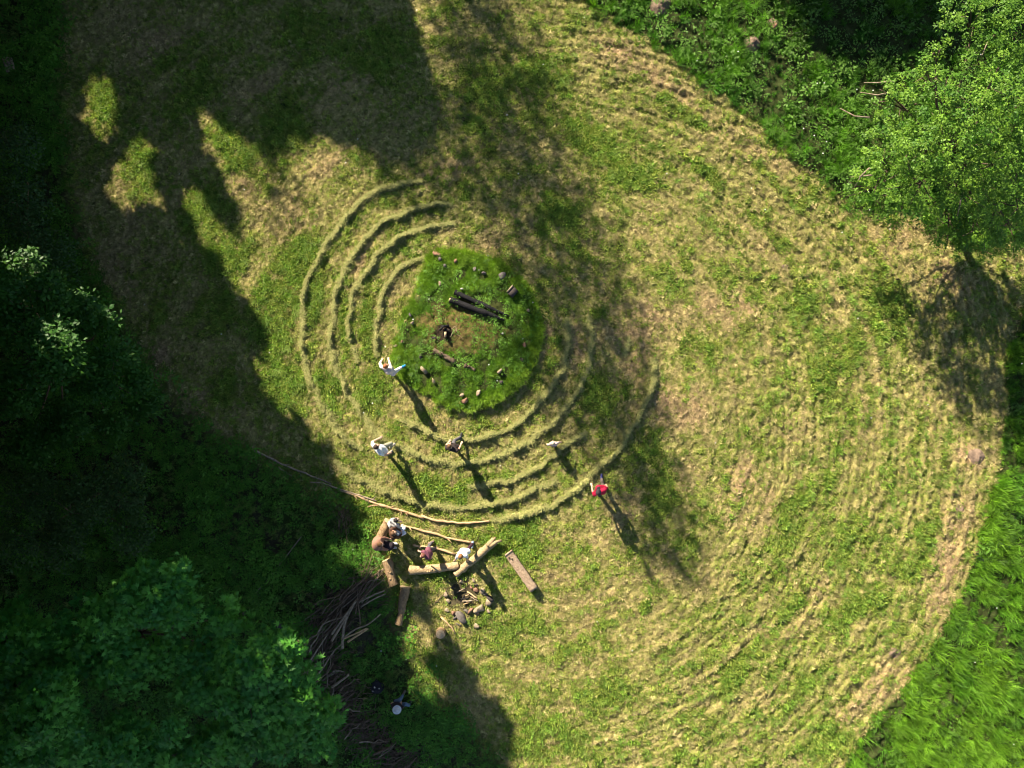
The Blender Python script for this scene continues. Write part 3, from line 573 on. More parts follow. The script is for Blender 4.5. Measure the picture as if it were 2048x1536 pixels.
import bmesh
def rock_geo(sx, sy, sz, seed):
    bm = bmesh.new(); bmesh.ops.create_icosphere(bm, subdivisions=2, radius=1.0); r = random.Random(seed)
    cuts = [Vector((r.gauss(0, 1), r.gauss(0, 1), r.gauss(0, .8))).normalized() for _ in range(9)]; lim = [r.uniform(.3, .72) for _ in cuts]
    for v in bm.verts:
        for n_, l in zip(cuts, lim):
            dd = v.co.dot(n_)
            if dd > l: v.co -= n_ * (dd - l)
    a = r.uniform(0, 6.28); ca, sa = math.cos(a), math.sin(a)
    V = np.array([[v.co.x * sx, v.co.y * sy, v.co.z * sz] for v in bm.verts]); V = V @ np.array([[ca, sa, 0], [-sa, ca, 0], [0, 0, 1]])
    F = np.array([[v.index for v in f.verts] for f in bm.faces]); bm.free(); return V, F
def rock(px, py, spx, m, label, seed, grp, sx=1.0, hgt=.6, parent=None, lift=0, name="stone"):
    s = spx * K0 / 2 * (1.45 if grp == G2 else 1.75); V, F = rock_geo(s * sx, s / sx * .9, s * hgt, seed); c = W(px, py); c[2] = hz1(c[0], c[1]) + s * hgt * .3 + lift
    A = Acc(); A.add(V, F); o = A.build(name, M['stone_' + m]); o.location = c
    return tag(o, label, "stone", grp)
G1 = "stones of the fire ring"; G2 = "stones scattered over the mound"
fr = [(923,1161,9,'t','squarish tan stone at the very top of the fire ring'),(947,1160,7,'t','small tan stone at the top right of the fire ring'),(953,1169,7,'d','dark flat stone just below the small tan one topping the fire ring'),
 (892,1187,9,'t','pale stone at the left edge of the fire ring, uppermost of three'),(897,1202,8,'t','pale stone in the middle of the left edge of the fire ring'),(895,1219,8,'t','narrow tan stone lowest on the left edge of the fire ring'),
 (907,1226,10,'r','reddish stone at the lower left of the fire ring'),(923,1236,18,'g','largest flat grey stone below the fire ring'),(933,1222,8,'g','small grey stone just above the biggest flat one'),(941,1219,11,'r','orange leaning stone at the bottom of the fire ring'),
 (959,1217,17,'t','long pale slab at the bottom right of the fire ring'),(954,1226,9,'r','reddish stone tucked under the long pale slab'),(977,1206,12,'t','rounded yellowish stone at the right of the fire ring'),(982,1197,12,'d','dark stone at the far right of the fire ring'),
 (962,1182,10,'t','upright tan stone at the upper right of the fire ring'),(952,1179,8,'r','pinkish stone inside the upper right of the fire ring'),(970,1188,7,'g','grey stone wedged at the right of the fire ring'),(978,1222,8,'t','mossy stone outside the lower right of the fire ring'),
 (954,1252,9,'t','lone stone lying below the fire ring'),(906,1174,9,'d','dark purplish stone at the upper left of the fire ring'),(910,1234,7,'g','small grey stone left of the biggest flat one'),(943,1177,5,'r','little reddish stone inside the fire ring')]
for i, (a, b, s, m, lb) in enumerate(fr): rock(a, b, s, m, lb, 100 + i, G1, 1.15 if i % 2 else .95, .75)
ms = [(875,511,13,'r','brown stone at the top corner of the mound, uppermost of all'),(881,523,10,'g','grey round stone just under the uppermost one at the mound corner'),(912,523,10,'r','reddish stone near the top of the mound rim'),(891,534,7,'g','small grey stone between two bigger ones at the top of the mound'),
 (951,540,9,'g','grey stone on the upper rim of the mound'),(1003,556,14,'g','big grey stone on the upper right rim of the mound'),(882,570,8,'t','tan pyramid-like stone left of the charred logs'),(924,581,6,'w','white stone touching the rear charred log'),
 (1056,622,9,'t','small tan stone by the right rim of the mound'),(822,631,8,'g','grey stone at the left rim of the mound, level with the burnt patch'),(826,647,7,'t','tan stone at the left rim of the mound, just below a grey one'),(792,692,7,'t','pale stone at the leftmost point of the mound'),
 (806,684,6,'r','pinkish pebble beside the leftmost pale stone'),(843,716,9,'d','dark stone near the lower left of the mound'),(850,740,14,'t','large tan stone at the lower left of the mound'),(868,762,8,'t','narrow pale stone below the large tan one'),
 (932,800,12,'r','round stone lowest on the mound'),(958,786,11,'t','tan stone near the bottom rim of the mound'),(924,789,8,'t','half hidden pale stone above the lowest round one'),(1001,741,11,'t','pinkish tan stone in the lower right of the mound'),
 (1003,764,9,'d','dark stone below the pinkish tan one'),(1048,690,8,'r','reddish stone at the right of the mound'),(1043,720,9,'d','dark brown stone at the right of the mound, below a reddish one'),(1006,669,5,'w','white pebble right of the burnt patch'),(871,677,9,'d','dark scorched stone beside the little fire remains'),(968,548,8,'g','grey stone half covered by grass on the upper rim')]
for i, (a, b, s, m, lb) in enumerate(ms): rock(a, b, s, m, lb, 300 + i, G2, 1.2 if i % 2 else .85, .7, lift=.09)
# stone block with a pale edge
o = empty("stone_block", W(1025, 586), "dark stone block with a pale edge on the right of the mound", "stone"); c = W(1025, 586); z0 = hz1(c[0], c[1]); o.location = (c[0], c[1], z0)
def boxgeo(sx, sy, sz, rot, off=(0, 0, 0), tilt=0):
    V = np.array([[x, y, z] for x in (-1, 1) for y in (-1, 1) for z in (-1, 1)], float) * [sx / 2, sy / 2, sz / 2] * (1 + RNG.normal(0, .05, (8, 3)))
    ct, st_ = math.cos(tilt), math.sin(tilt); V = V @ np.array([[1, 0, 0], [0, ct, st_], [0, -st_, ct]]); ca, sa = math.cos(rot), math.sin(rot); V = V @ np.array([[ca, sa, 0], [-sa, ca, 0], [0, 0, 1]])
    return V + np.array(off), np.array([[0, 1, 3, 2], [4, 6, 7, 5], [0, 4, 5, 1], [2, 3, 7, 6], [0, 2, 6, 4], [1, 5, 7, 3]])
A = Acc(); A.add(*boxgeo(.36, .26, .24, .85, (.02, -.03, .22))); A.build("dark_face", M['stone_d'], o)
A = Acc(); A.add(*boxgeo(.36, .07, .20, .85, (-.10, .10, .27))); A.build("pale_edge", M['stone_t'], o)
# sticks in the fire ring and on the mound
for i, (a, b, r, m, lb) in enumerate([((914,1184),(930,1176),.03,'twig','charred whitish stick at the top of the fire ring'),((934,1182),(955,1195),.035,'pole','thick peeled stick slanting across the fire ring'),((925,1201),(946,1199),.032,'twig','grey stick lying level in the middle of the fire ring'),
  ((928,1194),(938,1188),.022,'pole','thin yellowish stick above the level grey one'),((927,1208),(939,1203),.022,'pole','small orange stick at the bottom of the fire ring'),((924,1196),(938,1196),.03,'char','black charred stick in the middle of the fire ring'),((941,1192),(958,1201),.02,'twig','thin grey twig right of the thick peeled one'),((930,1190),(921,1203),.03,'char','black charred stick crossing towards the lower left of the fire ring')]):
    pole([a, b], r, r * .8, lb, m, lift=.06 + .025 * (i % 3), seed=40 + i, name="firewood_stick", cat="stick", group="half-burnt sticks in the fire ring")
o = empty("burnt_wood_heap", W(892, 661), "little heap of charred split wood in the middle of the mound", "wood heap"); z0 = hz1(*W(892, 661)[:2])
for k, (dx, dy, ln, an, mm) in enumerate([(0, .14, .34, .1, 'char'), (.02, .02, .36, -.25, 'twig_d'), (0, -.1, .3, 1.2, 'char'), (.03, -.2, .2, 1.5, 'cut'), (-.1, .05, .28, .8, 'char')]):
    A = Acc(); A.add(*boxgeo(ln, .08, .07, an, (dx, dy, z0 + .1 + .04 * k))); A.build("split_log", M[mm], o)
for i, (a, b, lb) in enumerate([((905,660),(916,654),"thin bare twig right of the charred wood heap"),((902,676),(913,661),"long thin twig slanting up from the mound's burnt patch"),((914,657),(917,668),"pale forked twig in the mound's burnt patch"),((916,670),(928,680),"dark twig at the lower right of the mound's burnt patch")]):
    pole([a, b], .014, .01, lb, 'twig' if i < 3 else 'twig_d', lift=.12, seed=60 + i, name="twig", cat="twig")
# mole hills
for i, (a, b, s, lb) in enumerate([(1320,12,36,"large mole hill of dark soil at the top edge of the tall grass"),(1503,90,30,"mole hill of pale crumbly soil in the upper tall grass"),(1545,48,20,"faint low mole hill near the orange stone in the tall grass"),(1952,912,30,"mole hill at the right edge of the mown meadow"),(1570,536,15,"small dug hole heap alone in the sunny mown meadow"),(1915,1018,20,"low soil heap below the right-hand mole hill"),(1790,1306,22,"pinkish soil heap near the lower right tall grass")]):
    r = s * K0 / 2; A = Acc(); nr = 7; na = 22; V = []; hh = .22 if i < 3 else (.30 if i in (3, 4) else .08)
    for p in range(nr + 1):
        for q in range(na):
            t = 2 * math.pi * q / na; rr_ = r * 1.2 * p / nr * (1 + .25 * (vnoise(math.cos(t) * 2 + i, math.sin(t) * 2, 3) - .5)); c = W(a, b); x_ = c[0] + rr_ * math.cos(t); y_ = c[1] + rr_ * math.sin(t)
            V.append([x_, y_, hz1(x_, y_) + (hh if i < 3 else .28 * r) * (1 - (p / nr) ** 2) * (.8 + .5 * vnoise(x_ / .06, y_ / .06, 4)) - .02 * (p == nr)])
    ids = np.arange((nr + 1) * na).reshape(nr + 1, na); n2 = np.roll(ids, -1, 1); A.add(np.array(V), np.stack([ids[:-1], ids[1:], n2[1:], n2[:-1]], -1).reshape(-1, 4))
    tag(A.build("mole_hill", M['soil'], None, True), lb, "mole hill", "mole hills in the meadow")
rock(1545, 57, 8, 'r', "small orange stone in the upper tall grass", 500, None, lift=.18)
rock(562, 1246, 22, 'd', "mossy brown boulder on the woodland floor beside the long stick", 501, None, .85, .7)
rock(492, 1226, 8, 't', "lone pale stone among leaves near the maple", 502, None)
# pale plank at the far left
o = empty("broken_plank", W(22, 132), "pale broken board lying in the dark upper left corner", "board"); z0 = hz1(*W(22, 132)[:2])
for k in range(3):
    A = Acc(); A.add(*boxgeo(.12, .62 - .08 * k, .05, .28, (-.12 + .125 * k, .02 * k, z0 + .16), .05)); A.build("slat", M['beam'] if k != 1 else M['twig'], o)

# brush pile: a long curved heap of dead branches
bp = empty("brush_pile", W(660, 1290), "long curved pile of dead grey branches beside the maple", "brush pile")
spine = smooth_path(WL([(745,1165),(700,1195),(668,1235),(640,1290),(650,1330),(680,1380),(705,1425),(745,1475),(790,1515),(830,1560)]), .1); sw_ = np.linspace(0, 1, len(spine))
def branch_geo(c, ang, L, r, lift, seed):
    rr = np.random.default_rng(seed); n = 6; t = np.linspace(-.5, .5, n); bend = rr.normal() * .09; d = np.array([math.cos(ang), math.sin(ang), 0]); s = np.array([-d[1], d[0], 0])
    P = c + d * (t * L)[:, None] + s * (bend * L * (t * t - .08))[:, None] + s * rr.normal(0, .03, n)[:, None]; P[:, 2] = hz(P[:, 0], P[:, 1]) + lift + rr.normal() * .05 * t + r
    return tube_geo(P, np.linspace(r, r * .45, n), 5, .06)
for k in range(240):
    u = RNG.random(); i = int(u * (len(spine) - 1)); c = spine[i] + [RNG.normal(0, .22 + .16 * u), RNG.normal(0, .22), 0]
    ang = math.radians(50 + RNG.normal(0, 21)) if u < .42 else math.radians(25 + RNG.normal(0, 24)); L = RNG.uniform(.6, 1.7) * (1.15 if u < .42 else .6)
    V, F = branch_geo(c, ang, L, RNG.uniform(.012, .03) * RNG.choice([.8, 1, 1.6]), RNG.uniform(.03, .38 if u < .42 else .34), 700 + k); A = Acc(); A.add(local(bp, V), F)
    A.build("branch", M[['twig', 'twig_d', 'twig_d', 'twig_d'][k % 4]], bp)
for k, (p, r, m) in enumerate([([(689,1290),(694,1240),(715,1197)],.06,'twig'),([(668,1262),(690,1232),(717,1196)],.055,'twig'),([(668,1275),(690,1240),(703,1218)],.055,'beam'),([(690,1270),(715,1252),(740,1242),(765,1222)],.035,'twig'),([(688,1272),(712,1262),(737,1250)],.04,'pole'),([(700,1277),(722,1262),(740,1251)],.05,'pole'),([(722,1198),(745,1187),(772,1176)],.04,'twig'),([(727,1207),(752,1192),(775,1182)],.035,'twig'),([(668,1367),(685,1355),(702,1342)],.055,'twig'),([(622,1320),(640,1292),(660,1262)],.035,'twig'),([(640,1260),(655,1240),(700,1225)],.03,'twig')]):
    P = smooth_path(WL(p), .15); P[:, 2] = hz(P[:, 0], P[:, 1]) + .38; V, F = tube_geo(P, np.linspace(r, r * .7, len(P)), 7, .06, True, k); A = Acc(); A.add(local(bp, V), F); A.build("branch", M[m], bp, True)
A = Acc()
for k in range(2200):
    u = RNG.random(); i = int(u * (len(spine) - 1)); c = spine[i] + [RNG.normal(0, .42 + .25 * u), RNG.normal(0, .36), 0]; V, F = branch_geo(c, math.radians(35 + RNG.normal(0, 35)), RNG.uniform(.15, .7), RNG.uniform(.006, .018), RNG.uniform(.0, .22), 2000 + k); A.add(local(bp, V), F)
A.build("small_twigs", M['twig_d'], bp, kind="stuff")
# little heap of thin twigs near the pole line
bh = empty("twig_heap", W(687, 1035), "small tangled heap of thin dark twigs below the pole line", "twig heap")
for k in range(40):
    c = W(687 + RNG.normal() * 9, 1038 + RNG.normal() * 14); V, F = branch_geo(c, math.radians(100 + RNG.normal(0, 30)), RNG.uniform(.4, 1.1), RNG.uniform(.007, .014), RNG.uniform(.02, .25), 5000 + k); A = Acc(); A.add(local(bh, V), F); A.build("twig", M['twig_d'], bh)
#--PART3--

# ------------------------------------------------------------------ trees
def frames(N, yaw):
    """orthonormal frames with third axis N and random spin"""
    N = N / np.linalg.norm(N, axis=1)[:, None]; ref = np.stack([np.cos(yaw), np.sin(yaw), np.zeros_like(yaw)], -1)
    U = ref - (ref * N).sum(1)[:, None] * N; U /= np.linalg.norm(U, axis=1)[:, None] + 1e-9; return U, np.cross(N, U), N
_ang = np.radians([90, 62, 40, 18, -8, -40, -90, -140, -172, 162, 140, 118]); _rad = np.array([1, .34, .95, .32, .78, .30, .28, .30, .78, .32, .95, .34])
MAPLE = np.stack([_rad * np.cos(_ang), _rad * np.sin(_ang), .10 * _rad ** 2], -1)
def leaf_mesh(name, C, N, yaw, size, shape, m, parent, col):
    U, Vv, N = frames(N, yaw); n = len(C); size = size[:, None, None]
    if shape == 'maple':
        S = MAPLE; k = len(S); P = C[:, None] + size * .5 * (S[None, :, 0, None] * U[:, None] + S[None, :, 1, None] * Vv[:, None] - S[None, :, 2, None] * N[:, None])
        P = np.concatenate([P, C[:, None]], 1); b = (np.arange(n) * (k + 1))[:, None, None]
        F = np.stack([np.full(k, k), np.arange(k), (np.arange(k) + 1) % k], -1)[None] + b; F = F.reshape(-1, 3); kk = k + 1
    else:
        S = np.array([[-.5, 0, 0], [0, -.27, .05], [.5, 0, -.04], [0, .27, .05]]); kk = 4
        P = C[:, None] + size * (S[None, :, 0, None] * U[:, None] + S[None, :, 1, None] * Vv[:, None] + S[None, :, 2, None] * N[:, None])
        F = np.arange(4 * n).reshape(n, 4)
    o = mesh_obj(name, P.reshape(-1, 3) - np.array(parent.location), F, m, parent, False, np.repeat(np.clip(col, .005, 1), kk, 0), "stuff"); return o
def limb(P, R, parent, name, m, seg=7, seed=0):
    V, F = tube_geo(P, R, seg, .04, True, seed); A = Acc(); A.add(local(parent, V), F); return A.build(name, M[m], parent, True)
def leafy_tree(name, label, cat, base, blobs, nspray, per, lsize, shape, c1, c2, group=None, spray_r=.35, bark='bark', tr=.16, droop=.35, nobranch=False, seed=0):
    """blobs: (photo x, photo y, height z, radius m, thickness m)"""
    r = np.random.default_rng(seed); B = [(W(a, b, z), rad, th) for a, b, z, rad, th in blobs]; base = np.array(base, float); base[2] = hz1(base[0], base[1])
    o = empty(name, base, label, cat, group); wts = np.array([rad ** 2 for _, rad, _ in B]); wts /= wts.sum()
    Cs = []; Ns = []; sz = []; yw = []; cl = []
    for q in range(nspray):
        c, rad, th = B[r.choice(len(B), p=wts)]; v = r.normal(size=3); v /= np.linalg.norm(v); v[2] = abs(v[2]) if r.random() < .75 else v[2]
        k = .35 + .85 * r.random() ** .7; p = c + v * np.array([rad, rad, th]) * k; out = np.array([v[0], v[1], .0]); m = max(4, int(per * r.uniform(.6, 1.4)))
        a = r.uniform(0, 6.283, m); rr = spray_r * np.sqrt(r.random(m)) * r.uniform(.6, 1.2)
        P = p + np.stack([rr * np.cos(a), rr * np.sin(a), -droop * rr ** 2 / spray_r + r.normal(0, .04, m)], -1)
        N = np.tile(np.array([0, 0, 1.]) + out * .35, (m, 1)) + r.normal(0, .33, (m, 3)); Cs.append(P); Ns.append(N); sz.append(lsize * r.uniform(.6, 1.15, m)); yw.append(a + r.normal(0, .5, m))
        t = r.random(); cl.append((np.array(c1) * (1 - t) + np.array(c2) * t) * (1 + .12 * r.normal(size=(m, 1))))
    Cs = np.concatenate(Cs)
    leaf_mesh("crown", Cs, np.concatenate(Ns), np.concatenate(yw), np.concatenate(sz), shape, M['leaf'] if shape == 'maple' else M['leaf_s'], o, np.concatenate(cl))
    top = np.mean([c for c, _, _ in B], axis=0); zt = max(c[2] for c, _, _ in B); fk = base * .65 + top * .35; fk[2] = zt * .38
    limb(np.array([base - [0, 0, .2], base * .7 + fk * .3 + [0, 0, .0], fk]), [tr * 1.3, tr, tr * .8], o, "trunk", bark, 10)
    for q, (c, rad, th) in enumerate(B):
        mid_ = fk * .45 + c * .55 + np.array([r.normal() * .2, r.normal() * .2, -.1]); limb(np.array([fk, mid_, c]), [tr * .36, tr * .2, tr * .08], o, "limb", bark, 6, q)
        if not nobranch:
            for t in range(4):
                v = r.normal(size=3); v[2] = abs(v[2]) * .3; v /= np.linalg.norm(v); e = c + v * [rad, rad, th]; limb(np.array([mid_ * .3 + c * .7, (c + e) / 2 + [0, 0, .05], e]), [tr * .16, tr * .1, tr * .05], o, "branch", bark, 4, t)
    return o, B
gr = (.055, .135, .030)
maple_sets = [
 ("broad maple whose crown fills the lower left, nearest the long stick", (-10.5, -7.5, 0), [(300,1185,11,.75,.6),(350,1150,11.2,.35,.4),(220,1235,10.6,.85,.7),(150,1290,10.2,.8,.7),(245,1315,10,.9,.7),(355,1230,10.8,.5,.5),(455,1235,9.5,.5,.5),(430,1295,9.2,.55,.5),(340,1310,9.6,.6,.6),(370,1170,11,.25,.3)], 620),
 ("maple reaching furthest right over the brush pile, with a bright tip", (-7.2, -9.6, 0), [(530,1330,10.5,.8,.7),(600,1380,10.2,.7,.6),(578,1300,11,.33,.3),(650,1425,9.6,.4,.4),(500,1395,10,.85,.7),(405,1375,9.6,.6,.6),(560,1460,9.4,.8,.7),(465,1475,9.2,.8,.7),(592,1283,11,.16,.2),(640,1490,8.8,.5,.5)], 700),
 ("maple in the bottom left corner of the photo", (-13.2, -10.5, 0), [(90,1425,11.5,.8,.7),(45,1480,11,.8,.6),(130,1500,11,.6,.6),(110,1390,11.8,.45,.5),(150,1440,11.2,.4,.4),(20,1530,10.6,.6,.6)], 420),
 ("maple at the bottom edge between its two bigger neighbours", (-9.6, -12.4, 0), [(250,1500,10.5,.75,.6),(320,1520,10.2,.6,.6),(338,1460,10.8,.3,.3),(200,1530,10,.6,.5),(390,1500,9.6,.5,.5),(250,1450,10,.35,.4)], 330),
 ("maple at the left edge below the black gap", (-15.0, -6.0, 0), [(25,1290,10.5,.7,.6),(60,1340,10.2,.7,.6),(20,1360,10,.6,.6),(80,1270,10.6,.4,.4),(30,1240,10,.4,.4)], 280)]
for q, (lb, base, bl, ns) in enumerate(maple_sets):
    bl = [(a, b, z * .74, r_ * .98, t * 1.0) for a, b, z, r_, t in bl]; wq = sum(r_ ** 2 for *_, r_, t in bl); bx = sum(a * r_ ** 2 for a, b, z, r_, t in bl) / wq; by = sum(b * r_ ** 2 for a, b, z, r_, t in bl) / wq
    leafy_tree("maple_tree", lb, "maple tree", W(bx, by), bl, int(ns * .66), 15, .31, 'maple', (.028, .15, .018), (.11, .31, .030), "maple trees in the lower left", .33, seed=20 + q)
leafy_tree("elder_tree", "small-leaved tree at the left edge above the dark gap, with a glint on its crown", "tree", W(150,700), [(50,545,7.2,.6,.5),(105,585,7.8,.5,.4),(160,625,7.0,.5,.4),(205,650,6.4,.45,.4),(235,710,6.8,.5,.4),(275,760,5.8,.45,.4),(190,770,6.2,.6,.4),(110,690,8.2,.7,.4),(115,742,7.9,.4,.3),(40,650,7.2,.7,.5),(30,780,6.5,.7,.5),(290,805,4.2,.5,.4),(130,850,5,.7,.4),(60,890,5,.6,.5),(225,850,4.5,.5,.4),(10,590,8,.5,.4),(155,720,7.4,.4,.3)], 1000, 18, .15, 'small', (.02, .085, .008), (.05, .14, .014), None, .30, seed=31)
leafy_tree("forest_shrub", "dark bush in the black gap between the left-edge tree and the maples", "bush", W(150,1020), [(60,980,3,1.0,.6),(160,1010,3,1.0,.6),(120,1080,2.6,.9,.5),(240,970,2.6,.9,.5),(260,1060,2.2,.8,.5),(30,1080,3,.8,.5)], 520, 14, .13, 'small', (.035, .085, .02), (.06, .12, .03), None, .34, seed=32, tr=.08)
leafy_tree("forest_shrub", "dark bush at the left edge above the small-leaved tree", "bush", W(60,450), [(30,400,3,1.0,.6),(60,480,3,1.0,.6),(110,520,2.6,.9,.5),(20,300,3,.9,.5)], 320, 14, .13, 'small', (.03, .075, .02), (.05, .11, .03), None, .34, seed=33, tr=.08)
tt_, Bt = leafy_tree("fruit_tree", "wide pale green tree in the upper right corner with bare twigs on its left side", "tree", W(1850, 330), [(1950,40,5.6,1.2,.8),(2040,50,5.6,1.2,.8),(1975,120,5.6,.9,.7),(1855,150,5.6,.55,.5),(1870,105,5.6,.2,.3),(1800,205,5.0,.9,.7),(1880,215,6.0,1.0,.8),(1965,230,6.2,1.1,.8),(2040,210,6,1.1,.8),(1900,290,6.0,1.2,.8),(1800,290,5.0,1.0,.7),(2000,330,5.4,1.1,.8),(1760,340,3.8,.9,.6),(1835,370,4.4,1.1,.7),(1920,390,4.2,1.0,.7),(1990,410,3.8,.9,.6),(2050,400,4.2,.9,.7),(1730,385,2.4,.8,.5),(1960,455,2.6,.9,.5),(1890,440,2.2,.8,.5),(2040,300,5.6,1.2,.8),(1850,300,3.4,1.1,.6),(1950,330,3.4,1.2,.6),(1900,465,1.6,.9,.5),(1960,480,1.4,.8,.5),(2030,460,1.8,.9,.5),(1800,400,2.6,.8,.5)], 1450, 34, .10, 'small', (.05, .14, .010), (.17, .30, .03), None, .20, seed=40, tr=.2)
for q, p in enumerate([[(1790,162,4.6),(1760,165,4.4),(1728,165,4.2)],[(1785,184,4.6),(1755,190,4.4),(1720,184,4.2)],[(1740,235,4),(1710,232,3.8),(1680,216,3.6)],[(1745,350,3),(1725,352,2.8),(1700,354,2.6)],[(1740,335,3),(1722,352,2.8),(1706,380,2.4)],[(1925,385,4.6),(1920,410,4.4),(1915,432,4.2)],[(1990,70,5.5),(1975,85,5.8),(1965,110,5.9)]]):
    limb(WL(p), [.035, .025, .012], tt_, "bare_branch", 'twig', 5, q)

# trees of the wood that stand outside the picture to the upper left and upper right:
# their crowns, shaped from the shadow mask, throw the long shadows that lie over the meadow
S_MAIN = [(-1500,-1500),(780,-1500),(812,-300),(822,0),(850,110),(868,190),(880,240),(872,280),(830,300),(780,300),(745,298),(700,290),(640,282),(545,292),(500,285),(440,250),(398,212),(384,235),(396,275),(425,320),(446,370),(482,430),(507,482),(478,472),(440,428),(408,388),(384,354),(367,362),(364,430),(386,468),(432,518),(458,562),(500,622),(530,682),(503,735),(514,775),(560,815),(620,860),(656,912),(670,960),(700,1000),(742,1068),(700,1082),(668,1105),(650,1140),(675,1178),(730,1165),(780,1172),(838,1172),(862,1185),(885,1272),(928,1315),(962,1372),(1006,1432),(1032,1536),(1120,1720),(1300,2050),(1500,2700),(1500,3600),(-1500,3600)]
HOLES = [[(178,158),(205,155),(222,180),(236,215),(225,245),(205,280),(182,262),(175,220)],[(290,278),(305,320),(318,400),(315,425),(270,400),(232,420),(215,400),(235,345),(265,300)],[(815,1228),(834,1222),(850,1250),(872,1290),(850,1300),(822,1292)],[(792,1312),(848,1312),(880,1368),(890,1402),(852,1398),(806,1362)],[(330,455),(345,490),(382,540),(372,555),(340,510),(322,480)],[(640,1165),(665,1150),(676,1190),(655,1200)]]
PART = [([(880,-500),(1000,-40),(1075,90),(1128,240),(1160,375),(1120,420),(1040,390),(985,260),(915,120),(860,-60)],.45),([(720,240),(900,220),(1000,330),(1150,380),(1120,440),(960,420),(860,420),(780,370)],.66),([(930,430),(1100,450),(1240,550),(1270,620),(1180,610),(1050,530)],.5),([(1060,620),(1210,640),(1262,760),(1260,900),(1140,910),(1060,780)],.5),([(1150,850),(1300,830),(1345,940),(1392,1080),(1400,1190),(1330,1140),(1240,1010)],.62), ([(900,-300),(1020,0),(1160,370),(1250,560),(1300,760),(1400,1190),(1300,1130),(1180,900),(1080,660),(980,450),(880,300)],.60),
        ([(1590,-900),(2600,-900),(2600,60),(1950,105),(1760,150),(1640,110),(1585,20)],.9),([(500,330),(560,300),(600,400),(560,470)],.35),([(540,900),(640,880),(700,1000),(640,1000)],.5)]
m_s = poly_mask(S_MAIN)
for h_ in HOLES:
    hc_ = np.mean(h_, axis=0); m_s = m_s * (1 - poly_mask([tuple(hc_ + (np.array(q_) - hc_) * 1.3) for q_ in h_]))
m_s = blur(m_s, 20); m_s = np.maximum(m_s, blur(poly_mask([(1590,-900),(2600,-900),(2600,-40),(1990,60),(1930,95),(1760,135),(1640,100),(1600,20)]), 25))
m_p = np.zeros_like(m_s)
for pl, v in PART: m_p = np.maximum(m_p, v * blur(poly_mask(pl), 30))
def ground_hit(P):   # where the sun ray through P meets the ground
    return P[..., 0] + SD[0] * SK * P[..., 2], P[..., 1] + SD[1] * SK * P[..., 2]
GLINT = [(W(592,1290,8.3), .42), (W(660,1418,7.3), .28), (W(340,1462,8.1), .22), (W(365,1140,8.4), .2), (W(118,738,8), .22), (W(180,1258,8), .16), (W(578,1275,8.3), .3), (W(95,1405,8.7), .25)]
trunks = []
rt_ = np.random.default_rng(99)
for gx_ in np.arange(-48, 30, 5.6):
    for gy_ in np.arange(-10, 58, 5.6):
        x_ = gx_ + rt_.uniform(-1.6, 1.6); y_ = gy_ + rt_.uniform(-1.6, 1.6)
        left = x_ < -15.5 - max(0, 0.0 * y_); top = y_ > 19.5
        if x_ > -2 and y_ < 25: continue
        if not (left or top): continue
        trunks.append((x_, y_, rt_.uniform(17, 21.5)))
trunks = np.array(trunks); RAD = 5.2
ng2 = 900000
gx2 = rt_.uniform(-46, 28, ng2); gy2 = rt_.uniform(-34, 26, ng2); zz2 = rt_.uniform(4.5, 20.8, ng2)
pr = np.clip((samp(m_s, gx2, gy2) + 1.5 * (fbm(gx2 / .38, gy2 / .6, 3, 3) - .5) * (1 - np.abs(2 * samp(m_s, gx2, gy2) - 1)) - .30) / .6, 0, 1) ** 1.3; ppt = samp(m_p, gx2, gy2)
jx = gx2 + rt_.normal(0, .12, ng2); u_ = rt_.random(ng2)
full = u_ < pr * .42
# partly shaded ground gets only thin high foliage
part = (~full) & (zz2 > 11) & (rt_.random(ng2) < ppt * (.7 + .6 * fbm(gx2 / .7, gy2 / 1.3, 2, 2)) * .62)
cand = full | part; gx2, gy2, zz2, part = gx2[cand], gy2[cand], zz2[cand], part[cand]
P = np.stack([gx2 - SD[0] * SK * zz2, gy2 - SD[1] * SK * zz2, zz2], -1)
kf = (HC - P[:, 2]) / HC; vis = (np.abs(P[:, 0]) < 21.0 * kf + 1.2) & (np.abs(P[:, 1]) < 15.75 * kf + 1.2)
d2 = np.full(len(P), 1e9); own = np.zeros(len(P), int)
for i, (tx, ty, th) in enumerate(trunks):
    d = np.hypot(P[:, 0] - tx, P[:, 1] - ty); mm = d < d2; d2[mm] = d[mm]; own[mm] = i
Ht = trunks[own, 2]; zc = Ht * .6; inside = (d2 / RAD) ** 2 + ((P[:, 2] - zc) / (Ht * .44)) ** 2 < 1.0
ok = (~vis) & (inside | part)
for gp, gr_ in GLINT:
    ax_, ay_ = ground_hit(gp); bx_, by_ = ground_hit(P); ok &= ~((np.hypot(ax_ - bx_, ay_ - by_) < gr_ * 1.0) & (P[:, 2] > gp[2] + .3))
P = P[ok]; own = own[ok]; part = part[ok]
print("canopy leaves", len(P))
